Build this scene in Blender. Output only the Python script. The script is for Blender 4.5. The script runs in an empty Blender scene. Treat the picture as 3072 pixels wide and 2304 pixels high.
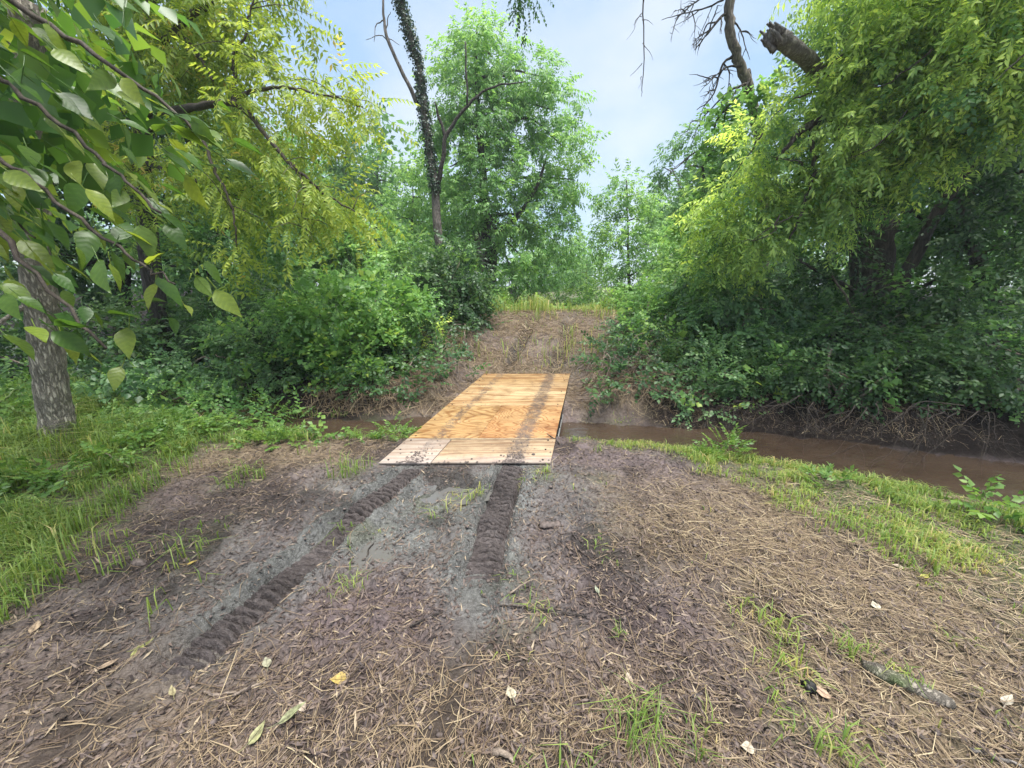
import bpy, math, random
import numpy as np
from mathutils import Vector, Matrix

random.seed(7)
rng = np.random.default_rng(11)
SC = bpy.context.scene
COL = SC.collection

# ------------------------------------------------------------------ camera
F_PX, CAM_H = 1180.0, 1.6            # focal length in pixels of a 3072-wide frame, eye height
PITCH = math.atan(300 / F_PX)
cam_d = bpy.data.cameras.new('camera')
cam_d.sensor_fit = 'HORIZONTAL'
cam_d.sensor_width = 36.0
cam_d.lens = F_PX / 3072 * 36.0
cam_d.clip_start, cam_d.clip_end = 0.05, 600
cam = bpy.data.objects.new('camera', cam_d)
COL.objects.link(cam)
cam.location = (0, 0, CAM_H)
cam.rotation_euler = (math.radians(90) - PITCH, 0, 0)
SC.camera = cam

# ------------------------------------------------------------------ sky, sun, exposure
SUN_EL, SUN_AZ = math.radians(78), math.radians(125)     # azimuth from +Y towards +X
world = bpy.data.worlds.new('World')
SC.world = world
world.use_nodes = True
wn, wl = world.node_tree.nodes, world.node_tree.links
wn.clear()
w_out = wn.new('ShaderNodeOutputWorld')
w_bg = wn.new('ShaderNodeBackground')
w_sky = wn.new('ShaderNodeTexSky')
w_sky.sky_type = 'NISHITA'
w_sky.sun_disc = False
w_sky.sun_elevation = SUN_EL
w_sky.sun_rotation = SUN_AZ
w_sky.air_density, w_sky.dust_density, w_sky.ozone_density = 1.0, 0.8, 1.2
w_tc = wn.new('ShaderNodeTexCoord')
w_map = wn.new('ShaderNodeMapping')
w_map.inputs['Scale'].default_value = (1.0, 1.0, 1.8)
w_no = wn.new('ShaderNodeTexNoise')
w_no.inputs['Scale'].default_value = 2.3
w_no.inputs['Detail'].default_value = 5
w_no.inputs['Roughness'].default_value = 0.5
w_rp = wn.new('ShaderNodeValToRGB')                      # thin broken overcast: blue veil to white cloud
w_rp.color_ramp.elements[0].position, w_rp.color_ramp.elements[1].position = 0.38, 0.66
w_rp.color_ramp.elements[0].color = (0.49, 0.71, 0.96, 1)
w_rp.color_ramp.elements[1].color = (0.98, 1.02, 1.05, 1)
w_gain = wn.new('ShaderNodeVectorMath'); w_gain.operation = 'SCALE'; w_gain.inputs['Scale'].default_value = 2.85
w_mix = wn.new('ShaderNodeMix')
w_mix.data_type = 'RGBA'
w_mix.inputs[0].default_value = 0.78
wl.new(w_tc.outputs['Generated'], w_map.inputs['Vector'])
wl.new(w_map.outputs['Vector'], w_no.inputs['Vector'])
wl.new(w_no.outputs['Fac'], w_rp.inputs[0])
wl.new(w_rp.outputs[0], w_gain.inputs[0])
wl.new(w_gain.outputs[0], w_mix.inputs[7])
wl.new(w_sky.outputs['Color'], w_mix.inputs[6])
wl.new(w_mix.outputs[2], w_bg.inputs['Color'])
w_bg.inputs['Strength'].default_value = 0.05
wl.new(w_bg.outputs['Background'], w_out.inputs['Surface'])

sun_d = bpy.data.lights.new('sun', 'SUN')
sun_d.energy = 1.5
sun_d.angle = math.radians(38)
sun_d.color = (1.0, 0.97, 0.92)
sun = bpy.data.objects.new('sun', sun_d)
COL.objects.link(sun)
sd = Vector((math.sin(SUN_AZ) * math.cos(SUN_EL), math.cos(SUN_AZ) * math.cos(SUN_EL), math.sin(SUN_EL)))
sun.rotation_euler = sd.to_track_quat('Z', 'Y').to_euler()
sun.location = sd * 60

SC.view_settings.view_transform = 'Standard'
SC.view_settings.look = 'None'
SC.view_settings.gamma = 1.0
SC.view_settings.use_curve_mapping = False
SC.view_settings.exposure = 2.75
SC.cycles.max_bounces = 4
SC.cycles.adaptive_threshold = 0.02
SC.cycles.diffuse_bounces = 2
SC.cycles.glossy_bounces = 2
SC.cycles.transmission_bounces = 2
SC.cycles.volume_bounces = 0
SC.cycles.use_denoising = True

# ------------------------------------------------------------------ small maths
def ray(u, v):
    a, b = (u - 1536) / F_PX, (v - 1152) / F_PX
    return np.array((a, math.cos(PITCH) - b * math.sin(PITCH), -math.sin(PITCH) - b * math.cos(PITCH)))

def P(u, v, Y):
    """world point seen at photo pixel (u, v), standing Y metres ahead"""
    d = ray(u, v)
    return np.array((0, 0, CAM_H)) + d * (Y / d[1])

def G(u, v, z=0.0):
    d = ray(u, v)
    return np.array((0, 0, CAM_H)) + d * ((z - CAM_H) / d[2])

def px(n, Y):
    return n / F_PX * Y

def smooth(a, b, x):
    t = np.clip((x - a) / (b - a), 0, 1)
    return t * t * (3 - 2 * t)

def vnoise(x, y, seed=0):
    x = np.asarray(x, float); y = np.asarray(y, float)
    xi, yi = np.floor(x).astype(np.int64), np.floor(y).astype(np.int64)
    fx, fy = x - xi, y - yi
    fx, fy = fx * fx * (3 - 2 * fx), fy * fy * (3 - 2 * fy)
    def h(i, j):
        n = (i * 374761393 + j * 668265263 + seed * 1442695041) & 0xFFFFFFFF
        n = ((n ^ (n >> 13)) * 1274126177) & 0xFFFFFFFF
        return ((n ^ (n >> 16)) & 0xFFFF) / 65535.0
    return ((h(xi, yi) * (1 - fx) + h(xi + 1, yi) * fx) * (1 - fy)
            + (h(xi, yi + 1) * (1 - fx) + h(xi + 1, yi + 1) * fx) * fy)

def fbm(x, y, o=4, seed=0, g=0.5):
    s, a, t = 0, 1.0, 0
    for k in range(o):
        s = s + a * vnoise(x * 2 ** k, y * 2 ** k, seed + k); t += a; a *= g
    return s / t

def norm(v):
    return v / np.maximum(np.linalg.norm(v, axis=-1, keepdims=True), 1e-9)

def poly_mask(x, y, pts, soft):
    """1 inside a polygon, falling to 0 over 'soft' metres across its edge"""
    pts = np.array(pts, float)
    inside = np.zeros(np.shape(x), bool)
    dmin = np.full(np.shape(x), 1e9)
    n = len(pts)
    for i in range(n):
        x0, y0 = pts[i]; x1, y1 = pts[(i + 1) % n]
        cond = ((y0 > y) != (y1 > y)) & (x < (x1 - x0) * (y - y0) / (y1 - y0 + 1e-12) + x0)
        inside ^= cond
        L2 = (x1 - x0) ** 2 + (y1 - y0) ** 2
        t = np.clip(((x - x0) * (x1 - x0) + (y - y0) * (y1 - y0)) / L2, 0, 1)
        dmin = np.minimum(dmin, np.hypot(x - x0 - t * (x1 - x0), y - y0 - t * (y1 - y0)))
    d = np.where(inside, dmin, -dmin)
    return smooth(-soft, soft, d)

# ------------------------------------------------------------------ object helpers
def tag(o, label=None, cat=None, group=None, kind=None):
    if label: o['label'] = label
    if cat: o['category'] = cat
    if group: o['group'] = group
    if kind: o['kind'] = kind
    return o

def empty(name, loc=(0, 0, 0), rz=0.0):
    o = bpy.data.objects.new(name, None)
    o.empty_display_size = 0.2
    o.location = Vector(loc); o.rotation_euler = (0, 0, rz)
    COL.objects.link(o)
    return o

def link(name, me, parent=None, local=False):
    """link a mesh; geometry given in world space unless local"""
    o = bpy.data.objects.new(name, me)
    COL.objects.link(o)
    if parent is not None:
        o.parent = parent
        if not local:
            o.matrix_parent_inverse = (Matrix.Translation(parent.location) @ parent.rotation_euler.to_matrix().to_4x4()).inverted()
    return o

def tri_mesh(name, V, T, mat, attrs=None, smooth_shade=False, quads=None):
    """mesh from arrays of vertices and triangles (or quads)"""
    me = bpy.data.meshes.new(name)
    V = np.asarray(V, np.float32).reshape(-1, 3)
    F = np.asarray(T if quads is None else quads, np.int32)
    k = F.shape[1]
    me.vertices.add(len(V)); me.vertices.foreach_set('co', V.ravel())
    me.loops.add(F.size); me.loops.foreach_set('vertex_index', F.ravel())
    me.polygons.add(len(F))
    me.polygons.foreach_set('loop_start', np.arange(0, F.size, k, dtype=np.int32))
    if smooth_shade:
        me.polygons.foreach_set('use_smooth', np.ones(len(F), bool))
    for an, av in (attrs or {}).items():
        av = np.asarray(av, np.float32)
        if av.ndim == 1:
            a = me.attributes.new(an, 'FLOAT', 'POINT'); a.data.foreach_set('value', av)
        else:
            a = me.attributes.new(an, 'FLOAT_COLOR', 'POINT')
            c = np.ones((len(av), 4), np.float32); c[:, :av.shape[1]] = av
            a.data.foreach_set('color', c.ravel())
    me.materials.append(mat)
    me.update(calc_edges=True)
    me.validate()
    return me

def catmull(pts, n):
    pts = np.asarray(pts, float)
    if len(pts) < 3:
        t = np.linspace(0, 1, n)[:, None]
        return pts[0] * (1 - t) + pts[-1] * t
    p = np.vstack([2 * pts[0] - pts[1], pts, 2 * pts[-1] - pts[-2]])
    out = []
    segs = len(pts) - 1
    for q in np.linspace(0, segs - 1e-6, n):
        i = int(q); t = q - i
        a, b, c, d = p[i], p[i + 1], p[i + 2], p[i + 3]
        out.append(0.5 * (2 * b + (c - a) * t + (2 * a - 5 * b + 4 * c - d) * t * t + (3 * b - a - 3 * c + d) * t ** 3))
    return np.array(out)

def tube_arrays(pts, radii, sides=8, n=None, rough=0.0, wob=0.0, seed=0):
    n = n or max(4, 3 * len(pts))
    rg = np.random.default_rng(seed)
    c = catmull(pts, n)
    r = np.interp(np.linspace(0, 1, n), np.linspace(0, 1, len(radii)), radii)
    if wob:
        w = rg.normal(0, wob, (n, 3)); w[0] = 0; w[-1] = 0
        c = c + w * np.minimum(1, r[:, None] * 0 + 1)
    t = norm(np.gradient(c, axis=0))
    ref = np.array((0.31, 0.9, 0.17)) if abs(t[0][2]) > 0.7 else np.array((0, 0, 1.0))
    V = []
    a = np.linspace(0, 2 * math.pi, sides, endpoint=False)
    for i in range(n):
        s = norm(np.cross(t[i], ref)); q = np.cross(s, t[i])
        rr = r[i] * (1 + rough * rg.normal(0, 1, sides))
        V.append(c[i] + (np.cos(a) * rr)[:, None] * s + (np.sin(a) * rr)[:, None] * q)
    V = np.array(V).reshape(-1, 3)
    i, j = np.meshgrid(np.arange(n - 1), np.arange(sides), indexing='ij')
    i, j = i.ravel(), j.ravel(); j2 = (j + 1) % sides
    A, B, C, D = i * sides + j, i * sides + j2, (i + 1) * sides + j2, (i + 1) * sides + j
    T = np.concatenate([np.stack([A, B, C], 1), np.stack([A, C, D], 1)])
    k = len(V)
    V = np.vstack([V, c[0], c[-1]])
    e = np.arange(sides); e2 = (e + 1) % sides
    T = np.vstack([T, np.stack([np.full(sides, k), e2, e], 1),
                   np.stack([np.full(sides, k + 1), (n - 1) * sides + e, (n - 1) * sides + e2], 1)])
    return V, T

def join_arrays(parts):
    Vs, Ts, o = [], [], 0
    for V, T in parts:
        Vs.append(V); Ts.append(T + o); o += len(V)
    return np.vstack(Vs), np.vstack(Ts)

def tube(name, pts, radii, mat, parent=None, sides=8, n=None, rough=0.0, wob=0.0, seed=0):
    V, T = tube_arrays(pts, radii, sides, n, rough, wob, seed)
    return link(name, tri_mesh(name, V, T, mat, smooth_shade=True), parent)

# ------------------------------------------------------------------ materials
def new_mat(name):
    m = bpy.data.materials.new(name); m.use_nodes = True
    nt = m.node_tree; nt.nodes.clear()
    return m, nt.nodes, nt.links

def ramp(nodes, stops):
    r = nodes.new('ShaderNodeValToRGB')
    e = r.color_ramp.elements
    while len(e) < len(stops): e.new(0.5)
    for k, (p, c) in enumerate(stops):
        e[k].position = p; e[k].color = (*c, 1)
    return r

def leaf_mat(name, stops, trans=0.4, rough=0.42, spec=0.4):
    m, n, l = new_mat(name)
    out = n.new('ShaderNodeOutputMaterial'); at = n.new('ShaderNodeAttribute'); at.attribute_name = 'tint'
    rp = ramp(n, stops)
    pb = n.new('ShaderNodeBsdfPrincipled'); pb.inputs['Roughness'].default_value = rough
    pb.inputs['Specular IOR Level'].default_value = spec
    tr = n.new('ShaderNodeBsdfTranslucent'); mx = n.new('ShaderNodeMixShader'); mx.inputs[0].default_value = trans
    hs = n.new('ShaderNodeHueSaturation'); hs.inputs['Hue'].default_value = 0.485
    hs.inputs['Saturation'].default_value = 1.1; hs.inputs['Value'].default_value = 1.5
    l.new(at.outputs['Fac'], rp.inputs[0]); l.new(rp.outputs[0], pb.inputs['Base Color'])
    l.new(rp.outputs[0], hs.inputs['Color']); l.new(hs.outputs[0], tr.inputs['Color'])
    l.new(pb.outputs[0], mx.inputs[1]); l.new(tr.outputs[0], mx.inputs[2]); l.new(mx.outputs[0], out.inputs[0])
    return m

def bark_mat(name, c1, c2, scale=14, stretch=0.18, bump=0.6, moss=None, rough=0.85):
    m, n, l = new_mat(name)
    out = n.new('ShaderNodeOutputMaterial'); pb = n.new('ShaderNodeBsdfPrincipled'); pb.inputs['Roughness'].default_value = rough
    pb.inputs['Specular IOR Level'].default_value = 0.25
    tc = n.new('ShaderNodeTexCoord'); mp = n.new('ShaderNodeMapping'); mp.inputs['Scale'].default_value = (1, 1, stretch)
    no = n.new('ShaderNodeTexNoise'); no.inputs['Scale'].default_value = scale; no.inputs['Detail'].default_value = 6; no.inputs['Roughness'].default_value = 0.65
    vo = n.new('ShaderNodeTexVoronoi'); vo.inputs['Scale'].default_value = scale * 2.2; vo.feature = 'DISTANCE_TO_EDGE'
    wv = n.new('ShaderNodeMix'); wv.data_type = 'RGBA'; wv.blend_type = 'ADD'; wv.inputs[0].default_value = 0.12
    l.new(tc.outputs['Object'], mp.inputs['Vector']); l.new(mp.outputs[0], no.inputs['Vector'])
    l.new(mp.outputs[0], wv.inputs[6]); l.new(no.outputs['Color'], wv.inputs[7]); l.new(wv.outputs[2], vo.inputs['Vector'])
    rp = ramp(n, [(0.3, c1), (0.68, c2)])
    l.new(no.outputs['Fac'], rp.inputs[0])
    mul = n.new('ShaderNodeMix'); mul.data_type = 'RGBA'; mul.blend_type = 'MULTIPLY'; mul.inputs[0].default_value = 0.7
    r2 = ramp(n, [(0.0, (0.3, 0.3, 0.3)), (0.25, (1, 1, 1))])
    l.new(vo.outputs['Distance'], r2.inputs[0]); l.new(rp.outputs[0], mul.inputs[6]); l.new(r2.outputs[0], mul.inputs[7])
    colour = mul.outputs[2]
    if moss:
        n2 = n.new('ShaderNodeTexNoise'); n2.inputs['Scale'].default_value = 3.0; n2.inputs['Detail'].default_value = 5
        r3 = ramp(n, [(0.5, (0, 0, 0)), (0.62, (1, 1, 1))]); l.new(tc.outputs['Object'], n2.inputs['Vector']); l.new(n2.outputs['Fac'], r3.inputs[0])
        mm = n.new('ShaderNodeMix'); mm.data_type = 'RGBA'; mm.inputs[7].default_value = (*moss, 1)
        l.new(r3.outputs[0], mm.inputs[0]); l.new(colour, mm.inputs[6]); colour = mm.outputs[2]
    l.new(colour, pb.inputs['Base Color'])
    bp = n.new('ShaderNodeBump'); bp.inputs['Strength'].default_value = bump; bp.inputs['Distance'].default_value = 0.02
    l.new(r2.outputs[0], bp.inputs['Height']); l.new(bp.outputs[0], pb.inputs['Normal'])
    l.new(pb.outputs[0], out.inputs[0])
    return m

def tint_mat(name, stops, rough=0.7, trans=0.0, spec=0.3):
    """simple surface coloured by the 'tint' attribute"""
    return leaf_mat(name, stops, trans, rough, spec)

def plain_mat(name, c1, c2, scale=20, rough=0.6, metal=0.0, bump=0.2):
    m, n, l = new_mat(name)
    out = n.new('ShaderNodeOutputMaterial'); pb = n.new('ShaderNodeBsdfPrincipled')
    pb.inputs['Roughness'].default_value = rough; pb.inputs['Metallic'].default_value = metal
    tc = n.new('ShaderNodeTexCoord'); no = n.new('ShaderNodeTexNoise'); no.inputs['Scale'].default_value = scale; no.inputs['Detail'].default_value = 6
    rp = ramp(n, [(0.35, c1), (0.65, c2)])
    l.new(tc.outputs['Object'], no.inputs['Vector']); l.new(no.outputs['Fac'], rp.inputs[0]); l.new(rp.outputs[0], pb.inputs['Base Color'])
    bp = n.new('ShaderNodeBump'); bp.inputs['Strength'].default_value = bump; bp.inputs['Distance'].default_value = 0.005
    l.new(no.outputs['Fac'], bp.inputs['Height']); l.new(bp.outputs[0], pb.inputs['Normal']); l.new(pb.outputs[0], out.inputs[0])
    return m

M = {}
M['big_leaf'] = leaf_mat('big_leaf', [(0.0, (0.044, 0.113, 0.029)), (.5, (0.094, 0.198, 0.039)), (1.0, (0.247, 0.330, 0.060))], .5, .34, .5)
def vein_leaf(m):
    n, l = m.node_tree.nodes, m.node_tree.links
    rp = [q for q in n if q.type == 'VALTORGB'][0]
    tgt = [k.to_socket for k in rp.outputs[0].links]
    tc = n.new('ShaderNodeTexCoord'); sx = n.new('ShaderNodeSeparateXYZ'); l.new(tc.outputs['Object'], sx.inputs[0])
    ab = n.new('ShaderNodeMath'); ab.operation = 'ABSOLUTE'; l.new(sx.outputs['X'], ab.inputs[0])
    k1 = n.new('ShaderNodeMath'); k1.operation = 'MULTIPLY_ADD'; k1.inputs[1].default_value = -.75; l.new(ab.outputs[0], k1.inputs[0]); l.new(sx.outputs['Y'], k1.inputs[2])
    k2 = n.new('ShaderNodeMath'); k2.operation = 'MULTIPLY'; k2.inputs[1].default_value = 75; l.new(k1.outputs[0], k2.inputs[0])
    k3 = n.new('ShaderNodeMath'); k3.operation = 'PINGPONG'; k3.inputs[1].default_value = .5; l.new(k2.outputs[0], k3.inputs[0])
    r1 = ramp(n, [(0.0, (1.16, 1.14, 1.1)), (.12, (1, 1, 1)), (.5, (.95, .96, .95))]); l.new(k3.outputs[0], r1.inputs[0])
    no = n.new('ShaderNodeTexNoise'); no.inputs['Scale'].default_value = 55; no.inputs['Detail'].default_value = 4; l.new(tc.outputs['Object'], no.inputs['Vector'])
    r2 = ramp(n, [(.28, (.62, .55, .45)), (.42, (.9, .92, .88)), (.7, (1.12, 1.08, 1.0))]); l.new(no.outputs['Fac'], r2.inputs[0])
    a = n.new('ShaderNodeMix'); a.data_type = 'RGBA'; a.blend_type = 'MULTIPLY'; a.inputs[0].default_value = 1; l.new(rp.outputs[0], a.inputs[6]); l.new(r1.outputs[0], a.inputs[7])
    b = n.new('ShaderNodeMix'); b.data_type = 'RGBA'; b.blend_type = 'MULTIPLY'; b.inputs[0].default_value = 1; l.new(a.outputs[2], b.inputs[6]); l.new(r2.outputs[0], b.inputs[7])
    for t in tgt: l.new(b.outputs[2], t)
    bp = n.new('ShaderNodeBump'); bp.inputs['Strength'].default_value = .2; bp.inputs['Distance'].default_value = .003; l.new(k3.outputs[0], bp.inputs['Height'])
    pb = [q for q in n if q.type == 'BSDF_PRINCIPLED'][0]; l.new(bp.outputs[0], pb.inputs['Normal'])
M['veined'] = leaf_mat('veined_leaf', [(0.0, (.036, .092, .022)), (.5, (.085, .17, .03)), (1.0, (.225, .29, .05))], .5, .36, .5)
vein_leaf(M['veined'])
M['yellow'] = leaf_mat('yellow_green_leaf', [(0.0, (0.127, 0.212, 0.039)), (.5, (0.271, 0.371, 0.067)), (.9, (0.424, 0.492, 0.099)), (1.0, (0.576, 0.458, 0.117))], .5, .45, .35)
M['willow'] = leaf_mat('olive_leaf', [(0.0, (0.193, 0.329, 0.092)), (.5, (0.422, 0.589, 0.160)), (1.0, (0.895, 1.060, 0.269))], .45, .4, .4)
M['mid'] = leaf_mat('mid_green_leaf', [(0.0, (0.066, 0.162, 0.048)), (.5, (0.141, 0.285, 0.085)), (1.0, (0.266, 0.436, 0.113))], .42)
M['fresh'] = leaf_mat('fresh_green_leaf', [(0.0, (0.106, 0.228, 0.062)), (.5, (0.193, 0.368, 0.106)), (1.0, (0.351, 0.527, 0.140))], .45)
M['blue'] = leaf_mat('blue_green_leaf', [(0.0, (0.058, 0.132, 0.050)), (.5, (0.114, 0.226, 0.086)), (1.0, (0.213, 0.342, 0.124))], .36, .4, .5)
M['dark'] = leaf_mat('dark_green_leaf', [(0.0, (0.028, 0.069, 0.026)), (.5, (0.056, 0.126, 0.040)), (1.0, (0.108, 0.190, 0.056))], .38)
M['vine'] = leaf_mat('vine_leaf', [(0.0, (0.108, 0.238, 0.062)), (.55, (0.214, 0.392, 0.104)), (1.0, (0.472, 0.598, 0.123))], .4, .42, .45)
M['ash'] = leaf_mat('ash_leaf', [(0.0, (0.120, 0.255, 0.073)), (.5, (0.208, 0.392, 0.116)), (1.0, (0.349, 0.551, 0.136))], .45)
M['far'] = leaf_mat('far_leaf', [(0.0, (0.073, 0.181, 0.051)), (.5, (0.137, 0.273, 0.080)), (1.0, (0.237, 0.381, 0.101))], .4, .6, .2)
M['ivy'] = leaf_mat('ivy_leaf', [(0.0, (.02, .045, .025)), (.5, (.035, .075, .035)), (1.0, (.07, .12, .05))], .3, .4, .5)
M['weed'] = leaf_mat('weed_leaf', [(0.0, (0.057, 0.133, 0.028)), (.5, (0.114, 0.218, 0.048)), (1.0, (0.209, 0.323, 0.076))], .4)
M['grass'] = leaf_mat('grass_blade', [(0.0, (0.083, 0.156, 0.033)), (.5, (0.191, 0.285, 0.064)), (.8, (0.327, 0.364, 0.104)), (1.0, (0.490, 0.402, 0.181))], .4, .5, .3)
M['straw'] = tint_mat('straw', [(0.0, (0.078, 0.053, 0.035)), (.4, (0.180, 0.129, 0.082)), (.75, (0.297, 0.226, 0.137)), (1.0, (0.438, 0.360, 0.226))], .6, .1)
M['mulch'] = tint_mat('mulch', [(0.0, (0.027, 0.019, 0.018)), (.5, (0.095, 0.068, 0.058)), (.85, (0.184, 0.136, 0.102)), (1.0, (0.286, 0.225, 0.150))], .6)
M['dead_leaf'] = tint_mat('dead_leaf', [(0.0, (0.136, 0.085, 0.051)), (.5, (0.281, 0.196, 0.119)), (1.0, (0.468, 0.374, 0.255))], .6, .2)
M['twig'] = tint_mat('dead_twig', [(0.0, (.10, .08, .07)), (1.0, (.34, .28, .23))], .8)
M['bark'] = bark_mat('grey_bark', (0.211, 0.185, 0.148), (0.568, 0.506, 0.420), 16, .2, 1.0)
M['bark_dark'] = bark_mat('dark_bark', (.045, .038, .034), (.12, .10, .085), 10, .2, 1.0)
M['bark_snag'] = bark_mat('weathered_bark', (.10, .085, .075), (.30, .255, .22), 9, .25, .8)
M['bark_pale'] = bark_mat('pale_weathered_wood', (0.112, 0.100, 0.092), (0.320, 0.288, 0.264), 9, .5, .9)
M['twig_dark'] = bark_mat('dark_twig', (.05, .04, .033), (.12, .10, .08), 30, .4, .3)
M['vine_stem'] = bark_mat('vine_stem', (.16, .12, .095), (.36, .29, .23), 25, .3, .3)
M['root'] = bark_mat('dead_root', (0.035, 0.028, 0.023), (0.100, 0.080, 0.065), 25, .3, .3)
M['green_stem'] = plain_mat('green_stem', (.08, .13, .04), (.16, .2, .07), 20)
M['steel_dark'] = plain_mat('dark_steel', (.012, .012, .014), (.035, .032, .03), 30, .5, .6)
M['steel_pale'] = plain_mat('galvanised_steel', (.30, .30, .31), (.5, .49, .47), 40, .42, .7)
M['lumber'] = plain_mat('lumber', (.20, .14, .09), (.36, .27, .17), 18, .8)
M['rotten'] = bark_mat('rotten_wood', (.10, .085, .07), (.34, .30, .25), 18, .3, .8, moss=(.11, .17, .05))
M['soil_clod'] = plain_mat('soil_clod', (.05, .037, .032), (.13, .10, .088), 40, .75, 0, .8)

# ------------------------------------------------------------------ terrain
BR_N, BR_F = np.array((-0.435, 3.29)), np.array((0.275, 6.96))      # bridge ends, centre line
BR_L = float(np.linalg.norm(BR_F - BR_N)); BR_D = (BR_F - BR_N) / BR_L
BR_S = np.array((BR_D[1], -BR_D[0])); BR_W = 1.53
BR_ANG = -math.atan2(BR_D[0], BR_D[1])
WATER_Z = -0.22
NX = [-60, -30, -12, -8, -5, -3.2, -2.4, -1.5, 0.8, 1.55, 2.2, 2.9, 3.4, 4.0, 4.7, 6.2, 9, 20, 60]
NY = [30, 19, 10, 7.4, 5.5, 4.93, 4.91, 4.92, 4.86, 4.70, 4.48, 4.12, 3.78, 3.47, 3.15, 2.45, 1.0, -6, -30]
FX = [-60, -30, -12, -8, -5, -3.3, -2.5, -1.4, 0.95, 2.1, 2.95, 3.9, 4.7, 5.3, 5.8, 7.2, 10, 20, 60]
FY = [31.5, 20.4, 11.3, 8.6, 6.5, 5.5, 5.45, 5.50, 5.28, 5.12, 4.94, 4.70, 4.44, 4.24, 4.06, 3.4, 2.2, -3.5, -27]

_k = lambda a: [q * .93 for q in a]
NX, NY, FX, FY = _k(NX), _k(NY), _k(FX), _k(FY)

def near_edge(x): return np.interp(x, NX, NY) + 0.10 * (fbm(x * 1.7, x * 0 + 3, 3, 5) - .5)
def far_edge(x): return np.interp(x, FX, FY) + 0.12 * (fbm(x * 1.9, x * 0 + 9, 3, 6) - .5)

def curve2(pts, n=120):
    p3 = np.array([(a, b, 0) for a, b in pts], float)
    return catmull(p3, n)[:, :2]
TRK_L = curve2([(-0.86, 3.42), (-0.90, 3.20), (-1.03, 2.70), (-1.17, 2.28), (-1.29, 1.80), (-1.41, 1.42), (-1.55, 1.10), (-1.8, .7)])
TRK_R = curve2([(0.04, 3.42), (0.0, 3.2), (-0.10, 2.60), (-0.16, 2.05), (-0.21, 1.61), (-0.24, 1.25), (-.3, .8)])

PUDDLES = [(-.57, 2.76, .30, .15), (-.86, 2.10, .17, .13), (-1.05, 2.95, .16, .09)]

def dist_to(x, y, c):
    d = np.full(np.shape(x), 1e9)
    for a, b in zip(c[:-1:3], c[3::3]):
        L2 = ((b - a) ** 2).sum()
        t = np.clip(((x - a[0]) * (b[0] - a[0]) + (y - a[1]) * (b[1] - a[1])) / L2, 0, 1)
        d = np.minimum(d, np.hypot(x - a[0] - t * (b[0] - a[0]), y - a[1] - t * (b[1] - a[1])))
    return d

def H(x, y, fine=True):
    x = np.asarray(x, float); y = np.asarray(y, float)
    yn, yf = near_edge(x), far_edge(x)
    und = 0.10 * (fbm(x * .55, y * .55, 3, 21) - .5) * smooth(.3, 1.6, np.abs(yn - y) + .3)
    # near bank
    near = 0.0 + und * .5 + (WATER_Z - 0.02) * np.clip(1 - (yn - y) / .85, 0, 1) ** 1.3
    # bed
    mid = 0.5 * (yn + yf); hw = np.maximum(.1, .5 * (yf - yn))
    bed = WATER_Z - .02 - .20 * np.clip(1 - ((y - mid) / hw) ** 2, 0, 1)
    # far bank: steep lip then a terrace
    e = y - yf
    far = WATER_Z - .02 + .36 * smooth(0.0, .75, e) + .62 * smooth(.7, 3.6, e) + .25 * smooth(3.0, 9.0, e) + und * 1.6
    z = np.where(y < yn, near, np.where(y < yf, bed, far))
    # ramp cut through the far bank in line with the bridge
    dx, dy = x - BR_N[0], y - BR_N[1]
    t = dx * BR_S[0] + dy * BR_S[1]; s = dx * BR_D[0] + dy * BR_D[1] - BR_D[0] / BR_D[1] * np.clip(t, -2, 2)
    zr = -.035 + .29 * np.clip(s - BR_L - .05, 0, 2.1) + .20 * np.clip(s - BR_L - 2.15, 0, 1.5) - .015 * np.clip(s - BR_L - 3.6, 0, 8)
    half = .76 + .13 * np.clip(s - BR_L, 0, 3) + .3 * np.clip(s - BR_L - 3, 0, 5)
    off = t - .10 * np.clip(s - BR_L, 0, 4)
    k = smooth(1.0, 0.0, (np.abs(off) - half) / 1.0) * smooth(BR_L - .75, BR_L - .15, s) * smooth(20, 13, s)
    z = z * (1 - k) + zr * k
    under = smooth(1.25, .95, np.abs(t)) * smooth(BR_L + .06, BR_L - .04, s) * smooth(0, .4, s)
    z = np.where(y > mid, z * (1 - under) + np.minimum(z, -.07) * under, z)
    # landing under the near end of the bridge stays level
    k2 = smooth(.95, .65, np.abs(t)) * smooth(-.3, -.05, s) * smooth(1.1, .75, s)
    z = z * (1 - k2) + (-.004) * k2
    if fine:
        rut = smooth(.9, 1.7, y) * smooth(3.30, 3.12, y)
        w = smooth(14, 8, y) * smooth(9, 6, np.abs(x))
        rel = .055 * (fbm(x * 3.1, y * 3.1, 3, 31) - .5) + .052 * (fbm(x * 11, y * 11, 3, 41, .65) - .5)
        cl = np.maximum(0, fbm(x * 17, y * 17, 2, 51) - .58) * .11
        z = z + (rel + cl) * w * (1 - .9 * k2)
        for c in (TRK_L, TRK_R):
            d = dist_to(x, y, c)
            z = z - (rel + cl) * w * .9 * smooth(.16, .12, d) * rut
            if c is TRK_R: rut = rut * smooth(1.3, 2.1, y)
            z = z - .060 * smooth(.14, .095, d) * rut + .050 * smooth(.10, .145, d) * smooth(.25, .16, d) * rut * (.4 + 1.2 * fbm(x * 6, y * 6, 2, 33))
        for cx_, cy_, rx_, ry_ in PUDDLES:
            z = z - .030 * np.exp(-((x - cx_) / rx_) ** 2 - ((y - cy_) / ry_) ** 2)
        # shallow ruts climbing the ramp
        for c in (-.46, .44):
            z = z - .09 * smooth(.17, .05, np.abs(t - c - .06 * np.clip(s - BR_L, 0, 4))) * smooth(BR_L + .1, BR_L + .5, s) * smooth(BR_L + 4, BR_L + 3, s)
    return z

def Hs(x, y): return float(H(np.array([x]), np.array([y]))[0])

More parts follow.
